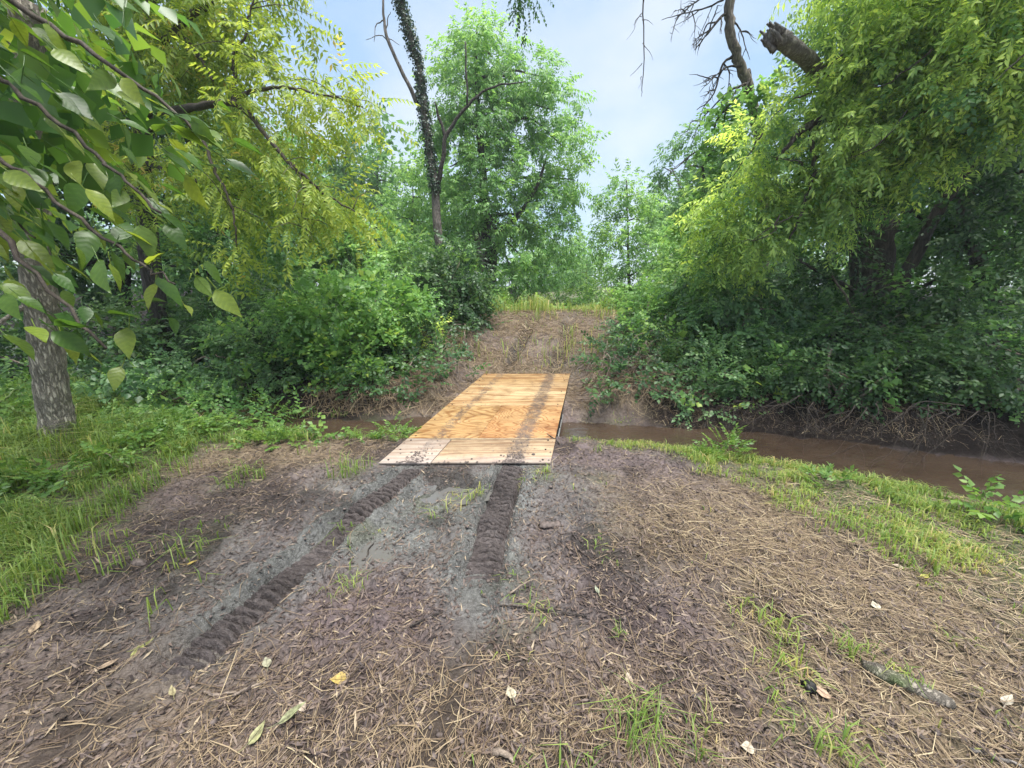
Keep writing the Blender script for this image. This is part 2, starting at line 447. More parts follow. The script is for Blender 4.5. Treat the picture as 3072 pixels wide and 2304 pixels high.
GL = [(-2.55, -4), (-2.6, 1.1), (-2.75, 1.83), (-2.95, 2.43), (-3.2, 3.0), (-3.05, 3.65), (-2.2, 4.15), (-1.35, 4.3), (-1.3, 5.1), (-8, 8), (-60, 30), (-60, -4)]
GR = [(0.9, 4.1), (1.35, 3.75), (1.8, 3.3), (2.15, 2.85), (2.3, 2.35), (2.4, 1.95), (2.7, 1.5), (3.2, 1.0), (6, .5), (9, -4), (40, -12), (30, -10), (9, 1.2), (4.7, 3.2), (3.4, 3.8), (2.2, 4.55), (0.9, 5.0)]

def zones(x, y):
    """grass, straw, wet masks"""
    n1 = fbm(x * 1.3, y * 1.3, 4, 61) - .5; n2 = fbm(x * 3.5, y * 3.5, 3, 71) - .5
    jx, jy = x + .5 * n1 + .25 * n2, y + .5 * n2
    n3 = fbm(x * 7, y * 7, 3, 73) - .5
    jx, jy = jx + .5 * n3, jy + .45 * n3
    gl, gr = poly_mask(jx, jy, GL, .42), poly_mask(jx, jy, GR, .42)
    dx, dy = x - BR_N[0], y - BR_N[1]
    s = dx * BR_D[0] + dy * BR_D[1]; t = dx * BR_S[0] + dy * BR_S[1]
    top = smooth(BR_L + 2.8, BR_L + 4.4, s + 2.4 * n1) * smooth(-.3, .1, np.abs(t) * 0 + .4 + n2)
    far = smooth(0, .4, y - far_edge(x))
    grass = np.maximum(np.maximum(gl, gr) * (1 - far), top * far * .9)
    patch = smooth(.10, .22, n2) * smooth(-.05, .1, n1) * smooth(3.2, 2.4, np.abs(x - .2)) * .6
    grass = np.maximum(grass, patch * (1 - far) * .5)
    core = np.exp(-(((x + .45) / 1.35) ** 2 + ((y - 2.55) / .95) ** 2))
    right = smooth(.5, 1.5, x + .25 * y - .5 + .8 * n1) * smooth(3.6, 2.4, y)
    low = smooth(1.75, 1.15, y + .6 * n1)
    lup = poly_mask(jx, jy, [(-3.2, 3.0), (-1.3, 3.4), (-1.25, 4.3), (-3.0, 4.3)], .3)
    ll = smooth(-.9, -2.4, x + n1) * .30
    straw = np.clip(np.maximum.reduce([right, low * .5, lup, ll]) + .9 * n1 - .25 * core, 0, 1)
    straw = np.maximum(straw * (1 - far), far * (.35 + .6 * smooth(.35, .6, .5 + n1 * 1.4)))
    d = np.minimum(dist_to(x, y, TRK_L), dist_to(x, y, TRK_R))
    wet = np.clip(np.maximum(core * 1.15, .75 * np.exp(-(((x + 1.5) / 1.2) ** 2 + ((y - 2.0) / .9) ** 2)) + .5 * n2) + .6 * smooth(.3, .1, d) * smooth(1.0, 1.8, y) + 1.7 * n1 - .10, 0, 1) * (1 - far)
    wet = np.maximum(wet, np.exp(-(((x - 1.35) / .22) ** 2 + ((y - 1.62) / .3) ** 2)) * .95)
    for c_ in (-.46, .44):
        wet = np.maximum(wet, far * smooth(.22, .06, np.abs(t - c_ - .06 * np.clip(s - BR_L, 0, 4)) + .25 * n2) * smooth(BR_L + 4.2, BR_L + 2.5, s) * .95)
    wet = np.maximum(wet, far * smooth(.35, .05, np.abs(t - .75 - .2 * n1)) * smooth(BR_L, BR_L + .3, s) * smooth(BR_L + 2, BR_L + 1.2, s) * .8)
    wet = wet * (1 - np.maximum(gl, gr))
    return np.clip(grass, 0, 1), straw, wet

def humus_and_shade(x, y):
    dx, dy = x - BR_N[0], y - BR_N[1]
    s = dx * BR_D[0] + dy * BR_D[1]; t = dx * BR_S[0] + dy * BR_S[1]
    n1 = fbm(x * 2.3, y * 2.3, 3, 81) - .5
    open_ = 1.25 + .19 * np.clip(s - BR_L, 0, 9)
    f_ = smooth(0, .9, np.abs(t - .1 * np.clip(s - BR_L, 0, 4)) - open_ + .9 * n1)  # far bank: dark forest earth with the canopy's shade put into the mask
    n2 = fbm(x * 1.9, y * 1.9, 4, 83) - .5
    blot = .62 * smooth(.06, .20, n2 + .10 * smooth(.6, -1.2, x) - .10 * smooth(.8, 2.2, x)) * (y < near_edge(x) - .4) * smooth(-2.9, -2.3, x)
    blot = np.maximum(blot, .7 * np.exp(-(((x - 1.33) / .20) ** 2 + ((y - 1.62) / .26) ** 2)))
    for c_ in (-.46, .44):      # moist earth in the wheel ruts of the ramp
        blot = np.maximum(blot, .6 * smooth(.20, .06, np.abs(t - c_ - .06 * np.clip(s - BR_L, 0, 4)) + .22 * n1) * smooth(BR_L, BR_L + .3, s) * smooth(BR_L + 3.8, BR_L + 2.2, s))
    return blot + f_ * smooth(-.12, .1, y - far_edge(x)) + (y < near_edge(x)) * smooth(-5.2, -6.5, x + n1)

def spaced(spec):
    out = [spec[0][0]]
    for a, b, h0, h1 in spec:
        while out[-1] < b - 1e-6:
            k = (out[-1] - a) / (b - a)
            out.append(min(b, out[-1] + h0 * (h1 / h0) ** k))
    return np.array(out)

gx_p = spaced([(0, 2.4, .027, .03), (2.4, 7, .034, .10), (7, 110, .14, 14)])
gx = np.concatenate([-gx_p[:0:-1], gx_p])
gy = np.concatenate([-spaced([(0, 40, .2, 6)])[:0:-1], spaced([(0, .7, .08, .024), (.7, 3.6, .022, .028), (3.6, 11.5, .032, .08), (11.5, 130, .12, 14)])])
X, Y = np.meshgrid(gx, gy)
Z = H(X, Y)
nx, ny = len(gx), len(gy)
i, j = np.meshgrid(np.arange(ny - 1), np.arange(nx - 1), indexing='ij')
q0 = (i * nx + j).ravel()
quads = np.stack([q0, q0 + 1, q0 + nx + 1, q0 + nx], 1)
zg, zs, zw = zones(X, Y)

def ground_mat():
    m, n, l = new_mat('muddy_ground')
    out = n.new('ShaderNodeOutputMaterial'); pb = n.new('ShaderNodeBsdfPrincipled')
    at = n.new('ShaderNodeAttribute'); at.attribute_name = 'zone'
    sp = n.new('ShaderNodeSeparateColor'); l.new(at.outputs['Color'], sp.inputs[0])
    tc = n.new('ShaderNodeTexCoord')
    def noise(sc, det=6, ro=.6, stretch=None):
        no = n.new('ShaderNodeTexNoise'); no.inputs['Scale'].default_value = sc; no.inputs['Detail'].default_value = det; no.inputs['Roughness'].default_value = ro
        if stretch:
            mp = n.new('ShaderNodeMapping'); mp.inputs['Scale'].default_value = stretch; l.new(tc.outputs['Object'], mp.inputs[0]); l.new(mp.outputs[0], no.inputs['Vector'])
        else:
            l.new(tc.outputs['Object'], no.inputs['Vector'])
        return no
    a, b, c = noise(3.0), noise(38, 5, .7), noise(140, 3, .6)
    mud = ramp(n, [(.33, (.026, .018, .018)), (.5, (.107, .079, .078)), (.68, (.220, .171, .166))])
    sm = n.new('ShaderNodeMath'); sm.operation = 'MULTIPLY_ADD'; sm.inputs[1].default_value = .6
    s2 = n.new('ShaderNodeMath'); s2.operation = 'MULTIPLY'; s2.inputs[1].default_value = .42
    l.new(a.outputs['Fac'], s2.inputs[0]); l.new(b.outputs['Fac'], sm.inputs[0]); l.new(s2.outputs[0], sm.inputs[2]); l.new(sm.outputs[0], mud.inputs[0])
    def mix(fac, c1, c2):
        x = n.new('ShaderNodeMix'); x.data_type = 'RGBA'
        l.new(fac, x.inputs[0]); l.new(c1, x.inputs[6]); l.new(c2, x.inputs[7]); return x.outputs[2]
    wet = ramp(n, [(.34, (.030, .029, .027)), (.52, (.115, .114, .108)), (.70, (.235, .235, .225))]); l.new(sm.outputs[0], wet.inputs[0])
    stw = ramp(n, [(.34, (0.070, 0.051, 0.037)), (.55, (0.172, 0.127, 0.082)), (.72, (0.279, 0.217, 0.131))]); l.new(sm.outputs[0], stw.inputs[0])
    grs = ramp(n, [(.34, (0.037, 0.043, 0.018)), (.55, (0.082, 0.094, 0.037)), (.72, (0.156, 0.156, 0.061))]); l.new(sm.outputs[0], grs.inputs[0])
    k = mix(sp.outputs[2], mud.outputs[0], wet.outputs[0])
    k = mix(sp.outputs[1], k, stw.outputs[0])
    k = mix(sp.outputs[0], k, grs.outputs[0])
    ah = n.new('ShaderNodeAttribute'); ah.attribute_name = 'humus_and_shade'
    hum_and_shade = ramp(n, [(.34, (.009, .007, .0065)), (.55, (.020, .0155, .014)), (.72, (.045, .035, .028))]); l.new(sm.outputs[0], hum_and_shade.inputs[0])  # wet dark earth, taken near black to paint in the overhang's shade
    k = mix(ah.outputs['Fac'], k, hum_and_shade.outputs[0])
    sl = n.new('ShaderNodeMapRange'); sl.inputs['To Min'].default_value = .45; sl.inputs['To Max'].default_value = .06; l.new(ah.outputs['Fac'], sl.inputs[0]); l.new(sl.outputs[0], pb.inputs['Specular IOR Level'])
    l.new(k, pb.inputs['Base Color'])
    mr = n.new('ShaderNodeMapRange'); mr.inputs['To Min'].default_value = .68; mr.inputs['To Max'].default_value = .16
    l.new(sp.outputs[2], mr.inputs[0])
    rr = n.new('ShaderNodeMath'); rr.operation = 'MULTIPLY_ADD'; rr.inputs[1].default_value = .5; l.new(b.outputs['Fac'], rr.inputs[0])
    sb = n.new('ShaderNodeMath'); sb.operation = 'SUBTRACT'; sb.inputs[1].default_value = .25; l.new(mr.outputs[0], sb.inputs[0]); l.new(sb.outputs[0], rr.inputs[2])
    l.new(rr.outputs[0], pb.inputs['Roughness'])
    hs = n.new('ShaderNodeMath'); hs.operation = 'MULTIPLY_ADD'; hs.inputs[1].default_value = .3
    l.new(c.outputs['Fac'], hs.inputs[0]); l.new(b.outputs['Fac'], hs.inputs[2])
    bp = n.new('ShaderNodeBump'); bp.inputs['Strength'].default_value = .9; bp.inputs['Distance'].default_value = .03
    l.new(hs.outputs[0], bp.inputs['Height']); l.new(bp.outputs[0], pb.inputs['Normal'])
    l.new(pb.outputs[0], out.inputs[0])
    return m
M['ground'] = ground_mat()
g = link('ground', tri_mesh('ground', np.stack([X, Y, Z], -1).reshape(-1, 3), None, M['ground'],
                            {'zone': np.stack([zg, zs, zw], -1).reshape(-1, 3), 'humus_and_shade': np.clip(humus_and_shade(X, Y), 0, 1).ravel()}, True, quads))
tag(g, kind='structure')

# stream: a sheet along the channel, ground rises through it at both banks
def water_mat():
    m, n, l = new_mat('muddy_water')
    out = n.new('ShaderNodeOutputMaterial'); pb = n.new('ShaderNodeBsdfPrincipled')
    pb.inputs['Roughness'].default_value = .07
    pb.inputs['Specular IOR Level'].default_value = .5
    tc = n.new('ShaderNodeTexCoord'); no = n.new('ShaderNodeTexNoise'); no.inputs['Scale'].default_value = 1.6; no.inputs['Detail'].default_value = 4
    rp = ramp(n, [(.35, (.040, .026, .018)), (.65, (.062, .042, .029))])
    l.new(tc.outputs['Object'], no.inputs['Vector']); l.new(no.outputs['Fac'], rp.inputs[0]); l.new(rp.outputs[0], pb.inputs['Base Color'])
    n2 = n.new('ShaderNodeTexNoise'); n2.inputs['Scale'].default_value = 14; n2.inputs['Detail'].default_value = 3
    mp = n.new('ShaderNodeMapping'); mp.inputs['Scale'].default_value = (.5, 1.2, 1); l.new(tc.outputs['Object'], mp.inputs[0]); l.new(mp.outputs[0], n2.inputs['Vector'])
    bp = n.new('ShaderNodeBump'); bp.inputs['Strength'].default_value = .22; bp.inputs['Distance'].default_value = .03
    l.new(n2.outputs['Fac'], bp.inputs['Height']); l.new(bp.outputs[0], pb.inputs['Normal']); l.new(pb.outputs[0], out.inputs[0])
    return m
wx = np.linspace(-40, 40, 161)
wa = np.stack([wx, near_edge(wx) - .22, wx * 0 + WATER_Z], 1); wb = np.stack([wx, far_edge(wx) + .22, wx * 0 + WATER_Z], 1)
wq = np.stack([np.arange(160), np.arange(1, 161), np.arange(162, 322), np.arange(161, 321)], 1)
w = link('stream_water', tri_mesh('stream_water', np.vstack([wa, wb]), None, water_mat(), None, True, wq))
tag(w, kind='structure')

# shallow puddles in the churned mud: level sheets that the lumpy ground breaks through
def puddle_mat():
    m, n, l = new_mat('puddle_water'); out = n.new('ShaderNodeOutputMaterial'); pb = n.new('ShaderNodeBsdfPrincipled')
    pb.inputs['Base Color'].default_value = (.10, .095, .09, 1); pb.inputs['Roughness'].default_value = .05
    no = n.new('ShaderNodeTexNoise'); no.inputs['Scale'].default_value = 30; tc = n.new('ShaderNodeTexCoord'); l.new(tc.outputs['Object'], no.inputs['Vector'])
    bp = n.new('ShaderNodeBump'); bp.inputs['Strength'].default_value = .08; bp.inputs['Distance'].default_value = .01; l.new(no.outputs['Fac'], bp.inputs['Height']); l.new(bp.outputs[0], pb.inputs['Normal'])
    l.new(pb.outputs[0], out.inputs[0]); return m
PM = puddle_mat()
for (cx_, cy_, rx_, ry_), lab in zip(PUDDLES, ('wide shallow puddle between the tyre tracks, nearest the bridge', 'small puddle glinting between the tyre tracks, farther from the bridge', 'small puddle outside the curving tyre track')):
    a_ = np.linspace(0, 2 * math.pi, 40, endpoint=False); rr_ = 1.25 + .25 * np.sin(3 * a_ + cx_ * 9)
    xs_, ys_ = cx_ + rx_ * rr_ * np.cos(a_), cy_ + ry_ * rr_ * np.sin(a_)
    gx_, gy_ = np.meshgrid(np.linspace(cx_ - rx_, cx_ + rx_, 30), np.linspace(cy_ - ry_, cy_ + ry_, 30))
    zp = float(np.percentile(H(gx_, gy_), 48))
    V = np.vstack([np.c_[xs_, ys_, np.full(40, zp)], [(cx_, cy_, zp)]]); T = np.array([(k, (k + 1) % 40, 40) for k in range(40)])
    tag(link('puddle', tri_mesh('puddle', V, T, PM)), lab, 'puddle', 'puddles in the mud')

# ------------------------------------------------------------------ tyre tracks: knobby ribs of pressed mud in the ruts
def tyre_track(name, curve, label, s0, s1, strength):
    seg = np.r_[0, np.cumsum(np.hypot(*np.diff(curve, axis=0).T))]
    L = seg[-1]
    ss = np.arange(s0 * L, s1 * L, .0042)
    cx, cy = np.interp(ss, seg, curve[:, 0]), np.interp(ss, seg, curve[:, 1])
    tx, ty = np.gradient(cx), np.gradient(cy); k = np.hypot(tx, ty); tx, ty = tx / k, ty / k
    tt = np.linspace(-.13, .13, 31)
    S, Tt = np.meshgrid(ss, tt, indexing='ij')
    x = cx[:, None] + ty[:, None] * Tt; y = cy[:, None] - tx[:, None] * Tt
    nz = fbm(x * 7, y * 7, 3, 3) - .5; nz2 = fbm(x * 16, y * 16, 2, 4) - .5
    ph = (S - .030 * (Tt / .1) ** 2 + .035 * nz + .016 * nz2) / .050
    lug = np.abs((ph % 1) - .5) * 2
    alt = ((np.floor(ph) % 2) == 0)
    gap = np.where(alt, smooth(.002, .022, np.abs(np.abs(Tt) - .062 + .03 * nz)), smooth(.002, .022, np.abs(Tt + .03 * nz)))
    worn = strength(S / L)
    rib = smooth(.12, .62, lug) * (.55 + .45 * gap) * np.clip(.35 + 1.3 * fbm(x * 5, y * 5, 3, 13) - .2, 0, 1.2) * worn
    edge = smooth(.125, .085, np.abs(Tt) + .05 * nz); fade = smooth(0, .12, S - s0 * L) * smooth(0, .6, s1 * L - S) * (.72 + .28 * worn)
    z = H(x, y, False) - .085 + .040 * edge * fade + .075 * rib * edge * fade + .012 * nz2 + .014 * (fbm(x * 34, y * 34, 2, 17) - .5)
    n0, n1 = S.shape
    i, j = np.meshgrid(np.arange(n0 - 1), np.arange(n1 - 1), indexing='ij'); q0 = (i * n1 + j).ravel()
    q = np.stack([q0, q0 + 1, q0 + n1 + 1, q0 + n1], 1)
    o = link(name, tri_mesh(name, np.stack([x, y, z], -1).reshape(-1, 3), None, M['ground'], {'zone': np.stack([0 * x, 0 * x, .35 + 0 * x], -1).reshape(-1, 3), 'humus_and_shade': (.45 * edge * fade).ravel()}, True, q))
    tag(o, label, 'tyre track', 'knobby tyre tracks leading to the bridge')
M['track'] = plain_mat('track_mud', (.060, .045, .042), (.15, .118, .108), 45, .5, 0, .7)
tyre_track('tyre_track', TRK_R, 'knobby tyre track pressed in mud, running straight out from the bridge', 0.03, .72, lambda f_: .2 + .8 * smooth(.66, .4, f_))
tyre_track('tyre_track', TRK_L, 'knobby tyre track pressed in mud, curving away towards the grey tree trunk', 0.03, .97, lambda f_: np.clip(smooth(.45, .25, f_) + .5 * smooth(.16, .05, np.abs(f_ - .64)) + .3, 0, 1))

# ------------------------------------------------------------------ plywood bridge
SKEW = BR_D[0] / BR_D[1]
def ply_mat(name, c_lo, c_hi, rings, stretch, swirl, seed, pale=0.0):
    m, n, l = new_mat(name)
    out = n.new('ShaderNodeOutputMaterial'); pb = n.new('ShaderNodeBsdfPrincipled')
    pb.inputs['Roughness'].default_value = .55; pb.inputs['Specular IOR Level'].default_value = .35
    tc = n.new('ShaderNodeTexCoord'); mp = n.new('ShaderNodeMapping')
    mp.inputs['Location'].default_value = (seed * 1.7, seed * .9, seed); mp.inputs['Scale'].default_value = (stretch, 1, 1)
    sk = n.new('ShaderNodeMapping'); sk.inputs['Rotation'].default_value = (0, 0, -math.atan(SKEW)); l.new(tc.outputs['Object'], sk.inputs[0])
    l.new(sk.outputs[0], mp.inputs[0])
    no = n.new('ShaderNodeTexNoise'); no.inputs['Scale'].default_value = swirl; no.inputs['Detail'].default_value = 1.5; no.inputs['Roughness'].default_value = .4
    l.new(mp.outputs[0], no.inputs['Vector'])
    mu = n.new('ShaderNodeMath'); mu.operation = 'MULTIPLY'; mu.inputs[1].default_value = rings; l.new(no.outputs['Fac'], mu.inputs[0])
    si = n.new('ShaderNodeMath'); si.operation = 'PINGPONG'; si.inputs[1].default_value = .5; l.new(mu.outputs[0], si.inputs[0])
    line = ramp(n, [(.0, (0, 0, 0)), (.10, (.25, .25, .25)), (.26, (1, 1, 1))]); l.new(si.outputs[0], line.inputs[0])
    fib = n.new('ShaderNodeTexNoise'); fib.inputs['Scale'].default_value = 26; fib.inputs['Detail'].default_value = 5; fib.inputs['Roughness'].default_value = .7
    m2 = n.new('ShaderNodeMapping'); m2.inputs['Scale'].default_value = (.16, 1.5, 1); m2.inputs['Location'].default_value = (seed, seed, 0)
    l.new(sk.outputs[0], m2.inputs[0]); l.new(m2.outputs[0], fib.inputs['Vector'])
    big = n.new('ShaderNodeTexNoise'); big.inputs['Scale'].default_value = 2.2; big.inputs['Detail'].default_value = 3; l.new(mp.outputs[0], big.inputs['Vector'])
    base = ramp(n, [(.36, c_lo), (.64, c_hi)]); l.new(big.outputs['Fac'], base.inputs[0])
    def mixc(fac, a, b, bt='MIX'):
        x = n.new('ShaderNodeMix'); x.data_type = 'RGBA'; x.blend_type = bt
        if isinstance(fac, float): x.inputs[0].default_value = fac
        else: l.new(fac, x.inputs[0])
        l.new(a, x.inputs[6])
        if isinstance(b, tuple): x.inputs[7].default_value = (*b, 1)
        else: l.new(b, x.inputs[7])
        return x.outputs[2]
    lr = ramp(n, [(0, (.58, .40, .27)), (1, (1, 1, 1))]); l.new(line.outputs[0], lr.inputs[0])
    k = mixc(.85, base.outputs[0], lr.outputs[0], 'MULTIPLY')
    fr = ramp(n, [(.32, (.42, .33, .26)), (.46, (1, 1, 1)), (.75, (1.0, 1.0, 1.0))]); l.new(fib.outputs['Fac'], fr.inputs[0])
    k = mixc(.95, k, fr.outputs[0], 'MULTIPLY')
    # mud carried on by the tyres: two streaky bands, plus spatter
    sx = n.new('ShaderNodeSeparateXYZ'); l.new(tc.outputs['Object'], sx.inputs[0])
    ns = n.new('ShaderNodeTexNoise'); ns.inputs['Scale'].default_value = 17; ns.inputs['Detail'].default_value = 6; ns.inputs['Roughness'].default_value = .75; l.new(tc.outputs['Object'], ns.inputs['Vector'])
    def band(cx, wdt):
        a = n.new('ShaderNodeMath'); a.operation = 'SUBTRACT'; a.inputs[1].default_value = cx; l.new(sx.outputs['X'], a.inputs[0])
        b = n.new('ShaderNodeMath'); b.operation = 'ABSOLUTE'; l.new(a.outputs[0], b.inputs[0])
        c = n.new('ShaderNodeMapRange'); c.interpolation_type = 'SMOOTHSTEP'; c.inputs['From Min'].default_value = wdt; c.inputs['From Max'].default_value = wdt * .3; l.new(b.outputs[0], c.inputs[0])
        return c.outputs[0]
    wk = n.new('ShaderNodeMath'); wk.operation = 'MULTIPLY'; wk.inputs[1].default_value = .72; l.new(band(-.46, .10), wk.inputs[0])
    ad = n.new('ShaderNodeMath'); ad.operation = 'MAXIMUM'; l.new(wk.outputs[0], ad.inputs[0]); l.new(band(.43, .15), ad.inputs[1])
    sc = n.new('ShaderNodeMath'); sc.operation = 'MULTIPLY_ADD'; sc.inputs[1].default_value = .26; l.new(ad.outputs[0], sc.inputs[0]); l.new(ns.outputs['Fac'], sc.inputs[2])
    mr = ramp(n, [(.62, (0, 0, 0)), (.70, (.45, .45, .45)), (.84, (1, 1, 1))]); l.new(sc.outputs[0], mr.inputs[0])
    mf = n.new('ShaderNodeMath'); mf.operation = 'MULTIPLY'; mf.inputs[1].default_value = .95; l.new(mr.outputs[0], mf.inputs[0])
    k = mixc(mf.outputs[0], k, (.105, .075, .060))
    st = n.new('ShaderNodeTexNoise'); st.inputs['Scale'].default_value = 3.4; st.inputs['Detail'].default_value = 7; st.inputs['Roughness'].default_value = .62; st.inputs['Distortion'].default_value = .6
    l.new(tc.outputs['Object'], st.inputs['Vector']); sr = ramp(n, [(.34, (.58, .50, .44)), (.52, (.92, .90, .88)), (.62, (1, 1, 1))]); l.new(st.outputs['Fac'], sr.inputs[0])
    k = mixc(.9, k, sr.outputs[0], 'MULTIPLY')          # damp stains
    if pale:   # dried silt film on the trodden end
        k = mixc(pale, k, (.40, .35, .32))
    sy = n.new('ShaderNodeMath'); sy.operation = 'MULTIPLY_ADD'; sy.inputs[1].default_value = -SKEW; l.new(sx.outputs['X'], sy.inputs[0]); l.new(sx.outputs['Y'], sy.inputs[2])
    s3 = n.new('ShaderNodeMath'); s3.operation = 'MULTIPLY_ADD'; s3.inputs[1].default_value = .42; l.new(ns.outputs['Fac'], s3.inputs[0]); l.new(sy.outputs[0], s3.inputs[2])
    gr_ = n.new('ShaderNodeMapRange'); gr_.interpolation_type = 'SMOOTHSTEP'; gr_.inputs['From Min'].default_value = .46; gr_.inputs['From Max'].default_value = .20; gr_.inputs['To Max'].default_value = .5; l.new(s3.outputs[0], gr_.inputs[0])
    k = mixc(gr_.outputs[0], k, (.30, .265, .255))     # silt trodden over the near edge
    l.new(k, pb.inputs['Base Color'])
    bp = n.new('ShaderNodeBump'); bp.inputs['Strength'].default_value = .35; bp.inputs['Distance'].default_value = .004
    l.new(fib.outputs['Fac'], bp.inputs['Height']); l.new(bp.outputs[0], pb.inputs['Normal']); l.new(pb.outputs[0], out.inputs[0])
    return m

def box_arrays(x0, x1, y0, y1, z0, z1):
    V = np.array([(x, y, z) for z in (z0, z1) for y in (y0, y1) for x in (x0, x1)], float)
    Q = np.array([(0, 2, 3, 1), (4, 5, 7, 6), (0, 1, 5, 4), (2, 6, 7, 3), (0, 4, 6, 2), (1, 3, 7, 5)])
    return V, np.vstack([Q[:, [0, 1, 2]], Q[:, [0, 2, 3]]])

def box(name, b, mat, parent, bevel=0.0):
    V, T = box_arrays(*b)
    V[:, 1] += SKEW * V[:, 0]          # the deck sheets are laid slightly askew to the stringers
    o = link(name, tri_mesh(name, V, T, mat), parent, True)
    if bevel:
        md = o.modifiers.new('b', 'BEVEL'); md.width = bevel; md.segments = 2; md.limit_method = 'ANGLE'
    return o

br = empty('plywood_bridge', (BR_N[0], BR_N[1], 0), BR_ANG)
tag(br, 'plywood deck bridge laid over the muddy stream, tyre marks along it', 'bridge')
W2 = BR_W / 2
seam = lambda f_: -W2 + f_ * BR_W
y1, y2 = .60, 1.76
box('panel', (-W2, seam(.303) - .003, 0, y1 - .004, .006, .024), ply_mat('plywood_grey', (.26, .20, .155), (.345, .27, .205), 9, .14, 3.2, 3, .25), br, .002)
box('panel', (seam(.303) + .003, W2 + .004, .012, y1 - .006, .004, .022), ply_mat('plywood_buff', (.29, .205, .12), (.385, .285, .175), 10, .12, 3.4, 5, .08), br, .002)
box('panel', (-W2 + .004, seam(.476) - .002, y1 + .004, y2 - .003, .008, .026), ply_mat('plywood_gold', (.33, .205, .085), (.405, .28, .135), 13, .55, 2.6, 7, .0), br, .002)
box('panel', (seam(.476) + .002, W2 - .002, y1 + .002, y2 - .004, .010, .028), ply_mat('plywood_swirl', (.335, .165, .062), (.40, .255, .118), 17, .75, 3.4, 11, .0), br, .002)
box('panel', (-W2, W2, y2 + .003, BR_L, .006, .024), ply_mat('plywood_straight', (.335, .215, .10), (.415, .30, .165), 9, .10, 3.0, 13, .0), br, .002)
# lip of the next sheet showing at the near seam
box('seam_strip', (-W2 + .25, W2 - .06, y1 - .035, y1 - .0062, .0245, .0262), M['lumber'], br)
# steel frame below the deck
for s_, nm in ((1, 'r'), (-1, 'l')):
    xo = s_ * (W2 - .02); dy_ = SKEW * xo
    beam = box('side_beam', (xo - .02, xo + .02, .58, BR_L - .02, -.055, .003), M['steel_dark'], br)
    V, T = tube_arrays([(xo + s_ * .012, .5 + dy_, -.165), (xo + s_ * .012, BR_L - .05 + dy_, -.165)], [.012, .012], 8, 4)
    link('bottom_rail', tri_mesh('bottom_rail', V, T, M['steel_pale'], smooth_shade=True), beam, True)
    for yy in np.arange(.72, BR_L - .2, .335):
        V, T = tube_arrays([(xo + s_ * .004, yy + dy_, -.05), (xo + s_ * .010, yy + .01 + dy_, -.165)], [.007, .007], 6, 3)
        link('post', tri_mesh('post', V, T, M['steel_dark'], smooth_shade=True), beam, True)
for yy in np.arange(.75, BR_L - .2, .6):
    box('cross_member', (-W2 + .045, W2 - .045, yy, yy + .05, -.06, .002), M['steel_dark'], br)
PANELS = [o for o in br.children if o.name.startswith('panel')]
for yy, pnl in ((.06, 0), (.3, 0), (.54, 0), (.66, 0), (1.2, 0), (1.7, 0), (1.82, 0), (2.5, 0), (3.2, 0), (3.66, 0)):
    for xx in (-W2 + .06, W2 - .07):
        yb = yy + SKEW * xx
        V, T = tube_arrays([(xx, yb, .020), (xx, yb, .0305)], [.009, .009], 8, 3)
        row = 0 if yy < y1 else 2 if yy < y2 else 4
        link('screw_head', tri_mesh('screw_head', V, T, M['steel_dark']), PANELS[row + (1 if xx > 0 and row < 4 else 0)], True)

# ------------------------------------------------------------------ leaf sprays
def kite(L, W, fold=.12, wide=.42, curl=-.08):
    V = np.array([(0, 0, 0), (-W / 2, wide * L, fold * W), (0, L, curl * L), (W / 2, wide * L, fold * W)])
    return V, np.array([(0, 2, 1), (0, 3, 2)])

def oval(L, W, fold=.12, curl=-.15, k=4):
    """rounder leaf with a mid rib"""
    ys = np.linspace(0, 1, k + 1)
    wd = np.sin(np.pi * ys ** .8) * .5 * W
    V = []
    for q, (y, w_) in enumerate(zip(ys, wd)):
        z = curl * L * y * y
        if q in (0, k): V.append((0, y * L, z))
        else: V += [(-w_, y * L, z + fold * w_), (0, y * L, z), (w_, y * L, z + fold * w_)]
    V = np.array(V); T = []
    T += [(0, 2, 1), (0, 3, 2)]
    for q in range(k - 2):
        a = 1 + 3 * q
        T += [(a, a + 1, a + 4), (a, a + 4, a + 3), (a + 1, a + 2, a + 5), (a + 1, a + 5, a + 4)]
    a = 1 + 3 * (k - 2); e = len(V) - 1
    T += [(a, a + 1, e), (a + 1, a + 2, e)]
    return V, np.array(T)

def rot(axis, ang):
    return np.array(Matrix.Rotation(ang, 3, axis))

def place(parts, pos, R, s, leaf, idx):
    V, T = leaf
    parts.append((V * s @ R.T + pos, T, idx))

def pack(parts):
    Vs, Ts, ids, o = [], [], [], 0
    for V, T, k in parts:
        Vs.append(V); Ts.append(T + o); ids.append(np.full(len(V), k)); o += len(V)
    return np.vstack(Vs), np.vstack(Ts), np.concatenate(ids)

def t_ovate(L=.065, W=.04, n=9, ln=.28, seed=0, droop=.3, leaf=None):
    rg = random.Random(seed); parts = []
    for k in range(n):
        f_ = (k + .6) / n; sd_ = 1 if k % 2 else -1
        a = sd_ * rg.uniform(.5, 1.15) if k < n - 1 else rg.uniform(-.2, .2)
        R = rot('Z', -a) @ rot('X', -droop * rg.uniform(.2, 1.6)) @ rot('Y', rg.uniform(-.5, .5))
        place(parts, np.array((0, f_ * ln, -.1 * droop * f_ * f_)), R, rg.uniform(.75, 1.2), leaf or kite(L, W), k)
    return pack(parts)

